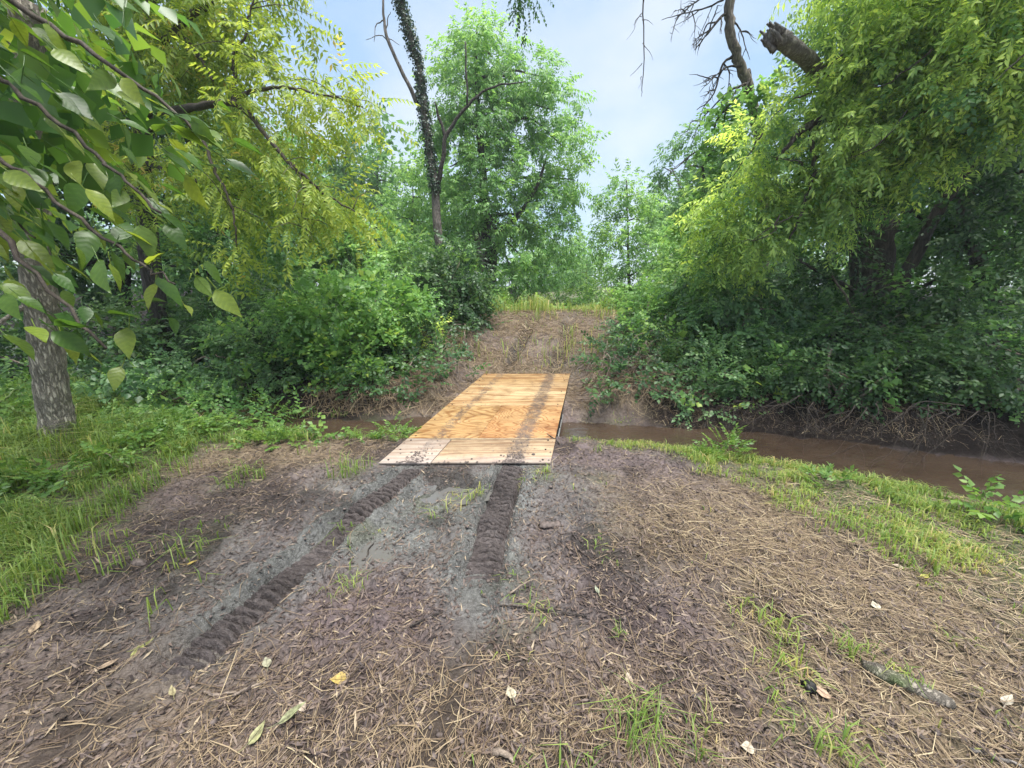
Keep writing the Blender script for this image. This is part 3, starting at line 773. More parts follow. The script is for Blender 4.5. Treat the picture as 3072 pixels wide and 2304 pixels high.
def t_pinnate(pairs=6, L=.07, W=.024, ln=.30, seed=0, droop=.5):
    rg = random.Random(seed); parts = []; k = 0
    for q in range(pairs):
        f_ = .22 + .74 * q / (pairs - 1)
        pos = np.array((0, f_ * ln, -.35 * droop * ln * f_ * f_))
        for s_ in (-1, 1):
            R = rot('Z', -s_ * rg.uniform(.85, 1.2)) @ rot('X', -rg.uniform(.1, .5) - droop * .3) @ rot('Y', rg.uniform(-.25, .25))
            place(parts, pos, R, (1 - .35 * abs(f_ - .6)) * rg.uniform(.85, 1.1), kite(L, W, .15, .36, -.12), k); k += 1
    place(parts, np.array((0, ln * .98, -.34 * droop * ln)), rot('X', -.6), 1.0, kite(L, W, .15, .36), k)
    return pack(parts)

def t_vine(L=.085, n=8, r=.15, seed=0):
    rg = random.Random(seed); parts = []
    for k in range(n):
        a = rg.uniform(0, 6.28); d = r * math.sqrt(rg.random())
        pos = np.array((d * math.cos(a), d * math.sin(a), rg.uniform(-.05, .05)))
        R = rot('Z', rg.uniform(-.9, .9) + math.pi) @ rot('X', -rg.uniform(.1, .9)) @ rot('Y', rg.uniform(-.4, .4))
        place(parts, pos, R, rg.uniform(.6, 1.25), kite(L, L * .95, .12, .34, -.1), k)
    return pack(parts)

def t_far(L=.2, W=.12, n=10, r=.3, seed=0):
    rg = random.Random(seed); parts = []
    for k in range(n):
        pos = np.array([rg.gauss(0, r * .55) for _ in range(3)])
        R = rot('Z', rg.uniform(0, 6.28)) @ rot('X', rg.uniform(-1.1, .5)) @ rot('Y', rg.uniform(-.6, .6))
        place(parts, pos, R, rg.uniform(.6, 1.2), kite(L, W), k)
    return pack(parts)

TM = {
    'ovate': [t_ovate(seed=k) for k in range(5)],
    'small': [t_ovate(.042, .030, 11, .24, seed=20 + k, droop=.25) for k in range(5)],
    'broad': [t_ovate(.095, .07, 8, .30, seed=40 + k, droop=.55) for k in range(5)],
    'pinnate': [t_pinnate(seed=60 + k) for k in range(5)],
    'ash': [t_pinnate(4, .105, .042, .26, seed=70 + k, droop=.6) for k in range(5)],
    'willow': [t_ovate(.068, .024, 13, .30, seed=80 + k, droop=.55) for k in range(5)],
    'vine': [t_vine(seed=100 + k) for k in range(5)],
    'far': [t_far(seed=120 + k) for k in range(5)],
    'ivy': [t_vine(.075, 7, .13, seed=140 + k) for k in range(4)],
    'weed': [t_ovate(.05, .03, 9, .16, seed=150 + k, droop=.2) for k in range(4)],
}

def tmpl_area(t):
    V, T, _ = t
    return .5 * np.linalg.norm(np.cross(V[T[:, 1]] - V[T[:, 0]], V[T[:, 2]] - V[T[:, 0]]), axis=1).sum()

def frames(d, nrm):
    """spray axes: y along d, z near nrm"""
    y = norm(d); z = nrm - (nrm * y).sum(-1, keepdims=True) * y; z = norm(z); x = np.cross(y, z)
    return np.stack([x, y, z], -1)

def scatter(kind, pos, d, nrm, scale, tint, spread=.22):
    """merge sprays of one kind into arrays"""
    Rm = frames(d, nrm); Vo, To, ti, o = [], [], [], 0
    which = rng.integers(0, len(TM[kind]), len(pos))
    for w_ in range(len(TM[kind])):
        m_ = np.where(which == w_)[0]
        if not len(m_): continue
        V, T, ids = TM[kind][w_]
        vv = np.einsum('nij,vj->nvi', Rm[m_] * scale[m_][:, None, None], V) + pos[m_][:, None]
        nl = ids.max() + 1
        lt = rng.normal(0, spread, (len(m_), nl))[:, ids] + tint[m_][:, None]
        Vo.append(vv.reshape(-1, 3)); To.append((T[None] + (np.arange(len(m_)) * len(V))[:, None, None]).reshape(-1, 3) + o)
        ti.append(lt.ravel()); o += vv.shape[0] * vv.shape[1]
    return np.vstack(Vo), np.vstack(To), np.clip(np.concatenate(ti), 0, 1)

def lobe_points(lobes, kind, scale, lai, droop, shell=.55, flat=.8, outw=.9, jit=.55):
    area = np.mean([tmpl_area(t) for t in TM[kind]]) * scale ** 2
    ps, ds, ns, tn = [], [], [], []
    for c, r in lobes:
        r = np.array(r if np.ndim(r) else (r, r, r * flat), float)
        n_ = max(6, int(lai * math.pi * (r[0] * r[1] * r[2]) ** (2 / 3) / area))
        u = norm(rng.normal(0, 1, (n_, 3)))
        rad = shell + (1 - shell) * rng.random(n_) ** .6
        rad *= .82 + .3 * rng.random(n_) + .35 * rng.random(n_) ** 5
        # clumping: push sprays towards random sub-centres so that gaps and dark pockets form
        sub = norm(rng.normal(0, 1, (max(5, n_ // 22), 3)))
        near = sub[(u @ sub.T).argmax(1)]
        u = norm(u * .55 + near * .45 + rng.normal(0, .06, u.shape))
        p = np.asarray(c) + u * rad[:, None] * r
        o = norm(u / r)
        ps.append(p)
        ds.append(norm(o * outw + rng.normal(0, jit, o.shape) + np.array((0, 0, -droop))))
        ns.append(norm(np.array((0, 0, .9)) + o * .55 + rng.normal(0, .35, o.shape)))
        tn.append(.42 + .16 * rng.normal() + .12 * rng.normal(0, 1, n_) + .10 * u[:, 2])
    return np.vstack(ps), np.vstack(ds), np.vstack(ns), np.concatenate(tn)

LAI_K = {'foliage': 1.5}
def foliage_mesh(name, lobes, kind, mat, scale=1.0, lai=2.6, droop=.3, parent=None, **kw):
    p, d, n_, t = lobe_points(lobes, kind, scale, lai * LAI_K.get(name, 1.0), droop, **kw)
    gz = H(p[:, 0], p[:, 1], False) + .03
    keep = p[:, 2] > gz - .08
    if keep.sum() < 4: keep[:] = True
    p, d, n_, t = p[keep], d[keep], n_[keep], t[keep]
    V, T, ti = scatter(kind, p, d, n_, scale * rng.uniform(.65, 1.4, len(p)), t)
    return link(name, tri_mesh(name, V, T, mat, {'tint': ti}), parent)

def lobes_px(lst):
    """(u, v, Y, radius in photo pixels[, depth radius m]) -> ellipsoids standing at Y"""
    out = []
    for q in lst:
        u, v, Yd, r = q[:4]; c = P(u, v, Yd)
        dist = Yd * math.hypot(1, 0) ; rw = px(r, dist)
        out.append((c, (rw, q[4] if len(q) > 4 else max(rw * .9, .3), rw * .9)))
    return out

def branch_to(root_pts, target, r0, r1, mat, parent, name='limb', bend=.25, seed=0, sides=6):
    a = np.asarray(root_pts, float); b = np.asarray(target, float)
    rg = np.random.default_rng(seed)
    m_ = .5 * (a + b) + rg.normal(0, bend, 3) * np.linalg.norm(b - a) * .3 + np.array((0, 0, .12 * np.linalg.norm(b - a)))
    return tube(name, [a, m_, b], [r0, .65 * r0 + .35 * r1, r1], mat, parent, sides, 10, .05, .01, seed)

def tree(name, label, cat, trunk, radii, lobes, kind, leaf, bark='bark_dark', scale=1.0, lai=2.4, droop=.3, group=None,
         limbs=True, limb_r=.05, from_f=(.35, .95), sides=10, rough=.05, **kw):
    trunk = np.asarray(trunk, float)
    root = empty(name, trunk[0]); tag(root, label, cat, group)
    tube('trunk', trunk, radii, M[bark], root, sides, 22, rough, .01, len(label))
    if limbs:
        tc_ = catmull(trunk, 30)
        for k, (c, r) in enumerate(lobes):
            lo, hi = from_f
            cand = tc_[int(lo * 29):int(hi * 29) + 1]
            below = cand[cand[:, 2] < c[2] + .2]
            if not len(below): below = cand[:1]
            a = below[np.argmin(np.linalg.norm(below - c, axis=1))]
            if np.linalg.norm(a - c) > .25:
                branch_to(a, c, limb_r, limb_r * .3, M[bark], root, 'limb', .25, k + len(label))
    foliage_mesh('crown', lobes, kind, M[leaf], scale, lai, droop, root, **kw)
    return root

def bush(name, label, cat, lobes, kind, leaf, scale=1.0, lai=2.6, droop=.2, group=None, stems=3, stem_mat='vine_stem', **kw):
    c0 = np.mean([c for c, r in lobes], 0); gz = Hs(c0[0], c0[1])
    root = empty(name, (c0[0], c0[1], gz)); tag(root, label, cat, group)
    for k in range(stems):
        c, r = lobes[k % len(lobes)]
        bx, by = c0[0] + rng.normal(0, .12), c0[1] + rng.normal(0, .12)
        branch_to((bx, by, Hs(bx, by) - .05), c + np.array((0, 0, .2 * r[2])), .02, .006, M[stem_mat], root, 'stem', .4, k)
    foliage_mesh('foliage', lobes, kind, M[leaf], scale, lai * .85, droop, root, **kw)
    k2, l2 = {'vine': ('small', 'mid'), 'ovate': ('vine', 'mid'), 'small': ('vine', 'vine'), 'broad': ('small', 'mid'), 'ash': ('ovate', 'mid'), 'pinnate': ('small', 'mid')}[kind]
    some = [(c + rng.normal(0, .08, 3), np.array(r) * 1.03) for c, r in lobes if rng.random() < .6]
    if some: foliage_mesh('climber', some, k2, M[l2], scale * .9, .7, .5, root, shell=.7)['kind'] = 'stuff'
    return root

# ------------------------------------------------------------------ far woodland closing the view
def woodland():
    lob = []
    for k in range(130):
        a = rng.uniform(-1.35, 1.35); Yd = rng.uniform(24, 62)
        x = math.tan(a * .85) * Yd * .9; 
        if -1.0 < (x - .165 * Yd) < 3.0 and Yd < 38: continue
        top = rng.uniform(3.0, 6.5) if abs(x - .14 * Yd) < 8 else rng.uniform(5, 12)
        r = rng.uniform(1.4, 2.6)
        for z in np.arange(1.6, top, r * 1.15):
            lob.append((np.array((x + rng.normal(0, .6), Yd + rng.normal(0, .6), 1.0 + z)), (r, r, r * .9)))
    o = foliage_mesh('woodland', lob, 'far', M['far'], 2.6, 1.3, .2)
    tag(o, 'hazy wall of distant woodland closing the view behind the clearing', 'woodland', kind='stuff')
woodland()

# ------------------------------------------------------------------ trees behind the clearing
def base_at(u, Y, dx=0.0):
    p = P(u, 900, Y); return np.array((p[0] + dx, Y, Hs(p[0] + dx, Y) - .05))

# the tall ash in the middle
b0 = base_at(1462, 14)
tree('ash_tree', 'tall pale green ash tree standing alone behind the end of the path', 'tree',
     [b0, P(1462, 760, 14), P(1452, 600, 14), P(1440, 400, 14), P(1428, 200, 14), P(1430, 90, 14)], [.30, .22, .15, .10, .05, .02],
     lobes_px([(1430, 95, 14, 52), (1400, 175, 14, 75), (1475, 170, 14, 80), (1365, 270, 14, 85), (1455, 275, 14.3, 95), (1555, 240, 14, 80),
               (1640, 235, 13.8, 55), (1330, 370, 14, 62), (1440, 395, 13.6, 90), (1545, 360, 14.2, 80), (1660, 330, 14, 75), (1690, 440, 13.8, 75),
               (1350, 500, 14, 80), (1480, 520, 13.5, 95), (1590, 500, 14.2, 85), (1720, 540, 13.8, 60), (1370, 620, 13.8, 85), (1500, 640, 13.4, 95), (1630, 620, 13.8, 90),
               (1400, 730, 13.7, 75), (1560, 740, 13.4, 85), (1660, 720, 13.8, 70), (1610, 820, 13.5, 62), (1540, 830, 13.3, 55)]),
     'ash', 'ash', 'bark_dark', 1.15, 2.8, .45, limb_r=.05)
# second stem of the ash and the big low limb
r_ = [o for o in COL.objects if o.name.startswith('ash_tree')][0]
tube('limb', [P(1478, 850, 13.9), P(1490, 720, 13.8), P(1560, 640, 13.6), P(1610, 560, 13.5), P(1640, 470, 13.5)], [.14, .11, .08, .06, .03], M['bark_dark'], r_, 8, 18, .05)
tube('limb', [P(1448, 850, 13.8), P(1440, 740, 13.7), P(1420, 690, 13.6)], [.16, .15, .12], M['bark_snag'], r_, 9, 12, .08)

# ivy covered leaning snag
sn = empty('ivy_snag', base_at(1330, 12.4)); tag(sn, 'thin leaning dead trunk wrapped in dark ivy beside the ash tree', 'dead tree')
sp_ = [base_at(1330, 12.4), P(1312, 640, 12.4), P(1296, 500, 12.4), P(1272, 330, 12.4), P(1250, 180, 12.4), P(1205, 20, 12.4), P(1175, -120, 12.4)]
tube('trunk', sp_, [.14, .12, .10, .085, .075, .06, .045], M['bark_snag'], sn, 9, 26, .08, .015)
tube('limb', [P(1306, 570, 12.4), P(1330, 480, 12.3), P(1336, 415, 12.3), P(1400, 320, 12.2), P(1470, 265, 12.2), P(1575, 245, 12.2)], [.075, .065, .06, .04, .03, .012], M['bark_dark'], sn, 7, 24, .06, .012)
tube('limb', [P(1336, 415, 12.3), P(1318, 350, 12.3), P(1304, 305, 12.2)], [.05, .04, .02], M['bark_dark'], sn, 6, 8, .06, .01)
tube('limb', [P(1402, 315, 12.2), P(1400, 220, 12.2), P(1396, 125, 12.2)], [.035, .028, .02], M['bark_dark'], sn, 6, 8, .05, .008)
tube('limb', [P(1250, 310, 12.4), P(1215, 230, 12.3), P(1170, 140, 12.2), P(1152, 60, 12.2), P(1146, -40, 12.2)], [.06, .05, .045, .035, .02], M['bark_snag'], sn, 7, 16, .05, .01)
for k, (a, b, c) in enumerate([((1170, 140), (1145, 105), (1098, 120)), ((1152, 60), (1130, 75), (1122, 125)), ((1155, 100), (1165, 55), (1172, 35)), ((1185, 165), (1165, 115), (1198, 135))]):
    tube('twig', [P(*a, 12.2), P(*b, 12.2), P(*c, 12.1)], [.018, .012, .006], M['bark_snag'], sn, 5, 8, .05, .01)
tc_ = catmull(sp_, 400); pts = tc_[90:390]
ivp = np.repeat(pts, 3, 0); an = rng.uniform(0, 6.28, len(ivp)); out_ = np.stack([np.cos(an), np.sin(an), 0 * an], 1)
dens = fbm(ivp[:, 2] * 1.1, ivp[:, 2] * 0 + 4, 3, 77)
keep = rng.random(len(ivp)) < smooth(.22, .5, dens)
ivp, out_ = ivp[keep], out_[keep]
ivp = ivp + out_ * (.07 + .13 * rng.random((len(ivp), 1)) * dens[keep][:, None] * 1.6)
V, T, ti = scatter('ivy', ivp, norm(np.array((0, 0, -1.0)) + out_ * .3 + rng.normal(0, .2, ivp.shape)), norm(out_ + rng.normal(0, .3, ivp.shape)), np.full(len(ivp), .85), .45 + .2 * rng.normal(0, 1, len(ivp)))
link('ivy', tri_mesh('ivy', V, T, M['ivy'], {'tint': ti}), sn)

def simple_tree(name, label, u, Y, lob, kind, leaf, scale=1.0, lai=2.2, r=.14, droop=.3, bark='bark_dark', **kw):
    L = lobes_px(lob); top = max(L, key=lambda q: q[0][2])[0]
    b = base_at(u, Y)
    tree(name, label, 'tree', [b, .6 * b + .4 * np.array((top[0], top[1], top[2])) , top], [r, r * .7, r * .15], L, kind, leaf, bark, scale, lai, droop, limb_r=r * .4, **kw)

simple_tree('slender_tree', 'hazy slender tree rising behind the leafy thicket, by the walnut branches', 1120, 26, [(1135, 470, 26, 45), (1100, 520, 26, 55), (1160, 545, 26, 50), (1090, 600, 26, 60), (1160, 630, 26, 60), (1040, 560, 26, 55)], 'far', 'far', 1.0, 1.8)
simple_tree('slender_tree', 'hazy pale tree with thin crown next to the walnut branch tips', 1030, 24, [(1040, 410, 24, 45), (1020, 470, 24, 55), (1060, 500, 24, 50), (990, 540, 24, 60), (1050, 590, 24, 60)], 'far', 'far', 1.0, 1.8)
simple_tree('round_tree', 'rounded hazy tree rising above the thicket where the dead twigs dangle', 2080, 20, [(2120, 420, 20, 65), (2060, 500, 20, 75), (2150, 520, 20, 75), (2020, 600, 20, 75), (2110, 620, 20, 85), (2000, 700, 20, 75), (2090, 720, 20, 80), (2180, 430, 20, 70)], 'ash', 'far', 1.7, 2.0)
simple_tree('young_tree', 'light green young tree with pointed top at the end of the path', 1890, 15, [(1880, 540, 15, 35), (1850, 590, 15, 50), (1920, 580, 15, 48), (1840, 660, 15, 58), (1920, 660, 14.7, 62), (1860, 740, 14.7, 65), (1960, 740, 14.7, 65), (1900, 820, 14.5, 60), (1990, 820, 14.5, 55)], 'ash', 'fresh', 1.2, 2.0, .07)
simple_tree('young_tree', 'pale sapling filling the gap between ash and pointed young tree', 1760, 19, [(1760, 770, 19, 50), (1720, 820, 19, 50), (1790, 830, 19, 52)], 'ash', 'fresh', 1.4, 2.0, .06)
simple_tree('young_tree', 'light green sapling with thin dark stem left of the ivy snag', 1230, 15, [(1240, 520, 15, 35), (1220, 580, 15, 50), (1270, 600, 15, 45), (1200, 650, 15, 60), (1270, 670, 14.8, 58), (1320, 690, 15, 50)], 'ash', 'fresh', 1.15, 2.0, .06)
for k, (lab, lob) in enumerate([
    ('sunlit round thicket bush below the hazy slender trees', [(1010, 720, 13, 75), (1090, 740, 13, 70), (950, 750, 12.5, 70), (1150, 730, 13.5, 60), (1050, 790, 12.5, 70)]),
    ('pale bush behind the leafy vine mound near the small bare stem', [(860, 760, 12, 85), (790, 820, 11.5, 80), (900, 830, 11.5, 75)]),
    ('pale green bush at the foot of the ivy snag', [(1240, 760, 13, 62), (1300, 780, 13, 55), (1200, 800, 12.6, 58), (1370, 800, 13, 50)]),
]):
    bush('thicket_bush', lab, 'bush', lobes_px(lob), 'broad', 'fresh', 1.25, 2.4)
for k, (lab, lob) in enumerate([
    ('low bright bush at the end of the path, below the ash', [(1560, 885, 14.5, 38), (1520, 895, 14, 34), (1600, 900, 14.5, 34)]),
    ('yellow green clump of tall grass and leaves where the path ends', [(1680, 900, 15, 36), (1640, 915, 14.5, 26), (1720, 912, 15, 28)]),
    ('leafy bush at the path end beneath the pointed young tree', [(1800, 890, 15, 50), (1850, 900, 14.5, 45), (1760, 905, 15, 36), (1890, 880, 14, 48)]),
    ('low yellow green bush on the crest, left end of the path top', [(1510, 925, 11.6, 30), (1470, 930, 11.2, 28), (1545, 930, 11.8, 22)]),
    ('small pale bush in the middle of the crest', [(1640, 925, 12.4, 22), (1670, 928, 12.4, 18)]),
    ('pale green bush on the crest, right end of the path top', [(1850, 925, 11.5, 34), (1800, 930, 11.8, 26), (1890, 930, 11, 30)]),
    ('yellowish small bush beside the ash trunk on the path side', [(1480, 900, 12.5, 34), (1450, 880, 12.6, 34), (1420, 900, 12.2, 34)]),
]):
    bush('path_bush', lab, 'bush', lobes_px(lob), 'small', 'weed' if k % 2 else 'fresh', 1.7, 2.3)

# ------------------------------------------------------------------ left side
# background trees in shade
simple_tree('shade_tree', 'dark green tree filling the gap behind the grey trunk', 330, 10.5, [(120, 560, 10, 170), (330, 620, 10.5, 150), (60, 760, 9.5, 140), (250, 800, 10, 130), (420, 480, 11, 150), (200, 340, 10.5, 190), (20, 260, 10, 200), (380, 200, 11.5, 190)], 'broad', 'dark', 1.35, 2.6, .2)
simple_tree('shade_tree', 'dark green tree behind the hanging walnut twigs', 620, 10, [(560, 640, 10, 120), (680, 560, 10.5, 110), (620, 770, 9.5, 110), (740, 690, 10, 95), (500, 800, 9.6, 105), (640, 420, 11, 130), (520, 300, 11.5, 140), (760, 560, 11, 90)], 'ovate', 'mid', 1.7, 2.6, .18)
simple_tree('shade_tree', 'leafy tree behind the tips of the walnut bough', 820, 13, [(820, 520, 13, 90), (900, 560, 13, 80), (800, 640, 12.5, 85), (900, 660, 12.5, 80), (970, 640, 13, 65), (740, 440, 13.5, 90), (860, 420, 14, 60)], 'ovate', 'mid', 1.9, 2.4, .14)

# walnut with the yellow green compound leaves
wal = empty('walnut_tree', base_at(455, 7.6)); tag(wal, 'walnut tree with yellow green feathery leaves on long dark drooping boughs', 'tree')
wb_ = np.array(wal.location)
tube('trunk', [wb_, P(450, 760, 7.5), P(430, 500, 7.3), P(440, 200, 7.0), P(450, -150, 6.8)], [.19, .16, .14, .12, .09], M['bark_dark'], wal, 10, 20, .05, .01)
boughs = [
    ([P(435, 330, 7.1), P(520, 330, 6.2), P(600, 318, 5.5), P(695, 312, 5.2), P(770, 372, 5.1), P(850, 470, 5.0), P(930, 545, 5.0), P(1000, 600, 5.0), P(1100, 650, 5.0)], [.07, .055, .042, .036, .026, .022, .017, .012, .006]),
    ([P(695, 312, 5.2), P(740, 280, 5.2), P(840, 262, 5.2), P(930, 275, 5.1), P(1020, 295, 5.1), P(1090, 320, 5.1)], [.026, .022, .018, .012, .009, .005]),
    ([P(700, 308, 5.2), P(704, 230, 5.2), P(700, 170, 5.2), P(735, 110, 5.2), P(750, 40, 5.2), P(770, -60, 5.2)], [.02, .017, .015, .012, .010, .007]),
    ([P(600, 365, 5.5), P(620, 450, 5.3), P(655, 530, 5.2), P(690, 600, 5.1), P(705, 680, 5.0), P(712, 760, 5.0)], [.022, .02, .016, .013, .010, .006]),
    ([P(850, 470, 5.0), P(915, 560, 4.95), P(905, 640, 4.9), P(935, 720, 4.9)], [.012, .010, .007, .004]),
    ([P(440, 180, 7.0), P(560, 60, 6.0), P(700, -40, 5.6), P(900, -120, 5.4)], [.06, .045, .03, .02]),
    ([P(430, 480, 7.2), P(520, 520, 6.3), P(640, 560, 5.8), P(720, 600, 5.6)], [.05, .035, .02, .008]),
    ([P(445, 50, 6.9), P(560, 120, 6.0), P(640, 240, 5.6)], [.04, .03, .012]),
]
for k, (p_, r_) in enumerate(boughs):
    tube('bough', p_, r_, M['twig_dark'], wal, 7, 34, .06, .008, k)
# twigs along the boughs
twg = []
for k, (p_, r_) in enumerate(boughs):
    c_ = catmull(p_, 60)
    for q in range(5 if k else 9):
        a_ = c_[rng.integers(18, 58)]
        d_ = norm(np.array((rng.normal(.3, .6), rng.normal(-.1, .5), rng.normal(-.25, .5)))) * rng.uniform(.3, .7)
        twg.append(tube_arrays([a_, a_ + d_ * .5 + (0, 0, .04), a_ + d_ + (0, 0, -.06)], [.006, .004, .002], 5, 6, 0, .008, q))
V, T = join_arrays(twg)
tw_o = link('twigs', tri_mesh('twigs', V, T, M['twig_dark']), wal); tw_o['kind'] = 'stuff'
# compound leaves: each a small mesh of leaflets shared between copies
def tmpl_mesh(name, t, mat):
    V, T, ids = t
    rt = rng.random(ids.max() + 1)
    return tri_mesh(name, V, T, mat, {'tint': np.clip(.25 + .6 * rt[ids], 0, 1)})
def rachis(t, ln, droop):
    V, T, ids = t
    c, tt = tube_arrays([(0, -.04, .01), (0, ln * .5, -.09 * droop * ln), (0, ln, -.35 * droop * ln)], [.003, .002, .001], 4, 6)
    return np.vstack([V, c]), np.vstack([T, tt + len(V)]), np.concatenate([ids, np.full(len(c), ids.max() + 1)])
wal_me = [tmpl_mesh('compound_leaf', rachis(t_pinnate(7, .085, .030, .38, seed=200 + k, droop=.3 + .12 * k), .38, .3 + .12 * k), M['yellow']) for k in range(6)]
def leaf_parts(parent, spots, meshes, name, droop, sc=(.8, 1.2), lay=.35):
    Rm = []
    for p_, d_ in spots:
        d_ = norm(np.asarray(d_) + rng.normal(0, lay, 3) + np.array((0, 0, -droop)))
        f_ = frames(d_[None], norm(np.array((0, 0, 1.0)) + rng.normal(0, .35, 3))[None])[0]
        m4 = Matrix(f_.tolist()).to_4x4() @ Matrix.Scale(rng.uniform(*sc), 4)
        m4.translation = Vector(p_ - np.array(parent.location))
        o = bpy.data.objects.new(name, meshes[rng.integers(len(meshes))]); COL.objects.link(o)
        o.parent = parent; o.matrix_local = m4
spots = []
for k, (p_, r_) in enumerate(boughs[:5]):
    c_ = catmull(p_, 200); tn_ = norm(np.gradient(c_, axis=0))
    for q in range({0: 95, 1: 75, 2: 45, 3: 55, 4: 30}[k]):
        ii = rng.integers(70 if k == 0 else 10, 200)
        side = norm(np.cross(tn_[ii], (0, 0, 1))) * rng.choice((-1, 1))
        off = rng.normal(0, .13, 3) + np.array((0, 0, -.05))
        spots.append((c_[ii] + off, tn_[ii] * .6 + side * .8))
leaf_parts(wal, spots, wal_me, 'compound_leaf', .55, (.75, 1.15), .45)
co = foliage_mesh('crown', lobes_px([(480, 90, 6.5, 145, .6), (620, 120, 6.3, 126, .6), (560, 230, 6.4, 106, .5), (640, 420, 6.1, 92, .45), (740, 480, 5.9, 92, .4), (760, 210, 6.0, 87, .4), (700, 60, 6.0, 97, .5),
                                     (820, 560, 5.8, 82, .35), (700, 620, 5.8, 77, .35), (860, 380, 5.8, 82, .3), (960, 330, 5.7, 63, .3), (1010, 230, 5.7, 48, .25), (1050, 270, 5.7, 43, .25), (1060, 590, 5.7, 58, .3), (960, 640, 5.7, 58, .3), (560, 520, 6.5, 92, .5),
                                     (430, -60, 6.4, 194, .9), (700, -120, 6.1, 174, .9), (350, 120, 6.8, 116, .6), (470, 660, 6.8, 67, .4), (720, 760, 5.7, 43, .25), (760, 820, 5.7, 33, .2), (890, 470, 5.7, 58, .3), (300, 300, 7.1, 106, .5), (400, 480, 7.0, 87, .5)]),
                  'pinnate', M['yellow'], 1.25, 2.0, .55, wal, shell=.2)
co['kind'] = 'stuff'

unseen_shade_l = foliage_mesh('crown', [((-6.5, 6.0, 7.0), (1.6, 1.3, .7)), ((-8.3, 7.0, 7.3), (1.7, 1.5, .7)), ((-5.0, 7.5, 7.9), (1.5, 1.4, .7)), ((-7.2, 8.8, 8.3), (1.8, 1.5, .8)), ((-9.5, 5.2, 6.8), (1.6, 1.4, .7)), ((-4.2, 9.2, 8.8), (1.5, 1.3, .7))], 'ovate', M['dark'], 2.0, 2.2, .4, wal, shell=.2)  # unseen crown above the view and its boughs, added to shade the left hollow
unseen_shade_l['kind'] = 'stuff'
tube('bough', [P(450, -150, 6.8), (-6.0, 6.6, 6.6), (-7.5, 7.0, 7.1)], [.09, .07, .03], M['bark_dark'], wal, 7, 14, .05, .01)
tube('bough', [P(450, -150, 6.8), (-5.2, 7.6, 7.4), (-4.6, 8.6, 8.4)], [.08, .06, .03], M['bark_dark'], wal, 7, 14, .05, .01)

# grey trunk at the left edge with a low bough of large leaves hanging towards the viewer
lt = empty('broadleaf_tree', (-4.5, 3.67, Hs(-4.5, 3.67) - .03)); tag(lt, 'grey barked tree at the left edge with large drooping leaves hanging close by', 'tree')
tz = float(lt.location[2])
tube('trunk', [G(187, 1352) + (0, 0, tz - .06), P(182, 1325, 3.67), P(169, 1248, 3.67), P(150, 1130, 3.66), P(130, 960, 3.63), P(112, 800, 3.6), P(95, 650, 3.55), P(80, 400, 3.5), P(80, 0, 3.4)], [.20, .15, .125, .12, .115, .11, .11, .10, .09], M['bark'], lt, 18, 60, .03, .003)
tube('limb', [P(120, 900, 3.62), P(60, 930, 3.5), P(-60, 1010, 3.3)], [.03, .022, .01], M['bark'], lt, 6, 8, .05, .01)
fg = [
    ([P(85, 430, 3.5), (-3.8, 2.7, 3.3), (-2.8, 2.0, 3.05), (-2.1, 1.55, 2.6), (-1.75, 1.35, 2.1), (-1.62, 1.3, 1.8), (-1.45, 1.27, 1.58), (-1.30, 1.25, 1.40)], [.05, .04, .03, .018, .012, .009, .006, .004]),
    ([(-2.8, 2.0, 3.05), (-2.0, 1.6, 2.75), (-1.5, 1.45, 2.42), (-1.15, 1.4, 2.2), (-.95, 1.4, 2.03)], [.02, .013, .009, .006, .004]),
    ([(-2.1, 1.55, 2.6), (-1.7, 1.45, 2.3), (-1.35, 1.4, 2.02), (-1.12, 1.35, 1.82)], [.012, .008, .006, .004]),
    ([(-2.8, 2.0, 3.05), (-2.2, 1.55, 2.9), (-1.75, 1.3, 2.55), (-1.45, 1.25, 2.3)], [.015, .010, .007, .004]),
    ([(-1.75, 1.35, 2.1), (-1.5, 1.3, 1.95), (-1.25, 1.3, 1.72), (-1.08, 1.3, 1.6)], [.008, .006, .005, .003]),
    ([(-2.1, 1.55, 2.6), (-1.95, 1.5, 2.2), (-1.8, 1.45, 1.95), (-1.6, 1.4, 1.75)], [.010, .008, .005, .003]),
]
for k, (p_, r_) in enumerate(fg):
    tube('bough', p_, r_, M['twig_dark'], lt, 7, 30, .04, .006, k)
def big_leaf(L, W, curl, fold, seed):
    rg = np.random.default_rng(seed)
    ys = np.linspace(0, 1, 8); wd = .5 * W * np.array([.05, .66, .95, 1.0, .84, .56, .25, 0]); V, T = [], []
    for q, (y, w_) in enumerate(zip(ys, wd)):
        z = curl * L * y * y; wv = rg.normal(0, .02 * W, 2)
        sway = .06 * L * math.sin(3 * y + seed)
        V += [(-w_ + sway, y * L - .05 * w_, z + fold * w_ + wv[0]), (sway, y * L, z), (w_ + sway, y * L - .05 * w_, z + fold * w_ + wv[1])]
    for q in range(7):
        a = 3 * q; T += [(a, a + 1, a + 4), (a, a + 4, a + 3), (a + 1, a + 2, a + 5), (a + 1, a + 5, a + 4)]
    c, tt = tube_arrays([(0, -.035, .012), (0, -.01, .004), (0, L * .9, curl * L * .8 - .001)], [.0016, .0014, .0006], 4, 6)
    V = np.array(V)
    return np.vstack([V, c]), np.vstack([np.array(T), tt + len(V)]), len(V)
bl = []
for k in range(8):
    V, T, nv = big_leaf(.092, .046, -.12 - .05 * (k % 4), .15 + .06 * (k % 3), k)
    ti = np.full(len(V), (.2, .85, .45, .65, .1, 1.0, .55, .35)[k]); 
    bl.append(tri_mesh('big_leaf', V, T, M['veined'], {'tint': ti}, True))
spots = []
cnt = [76, 66, 38, 44, 36, 40]
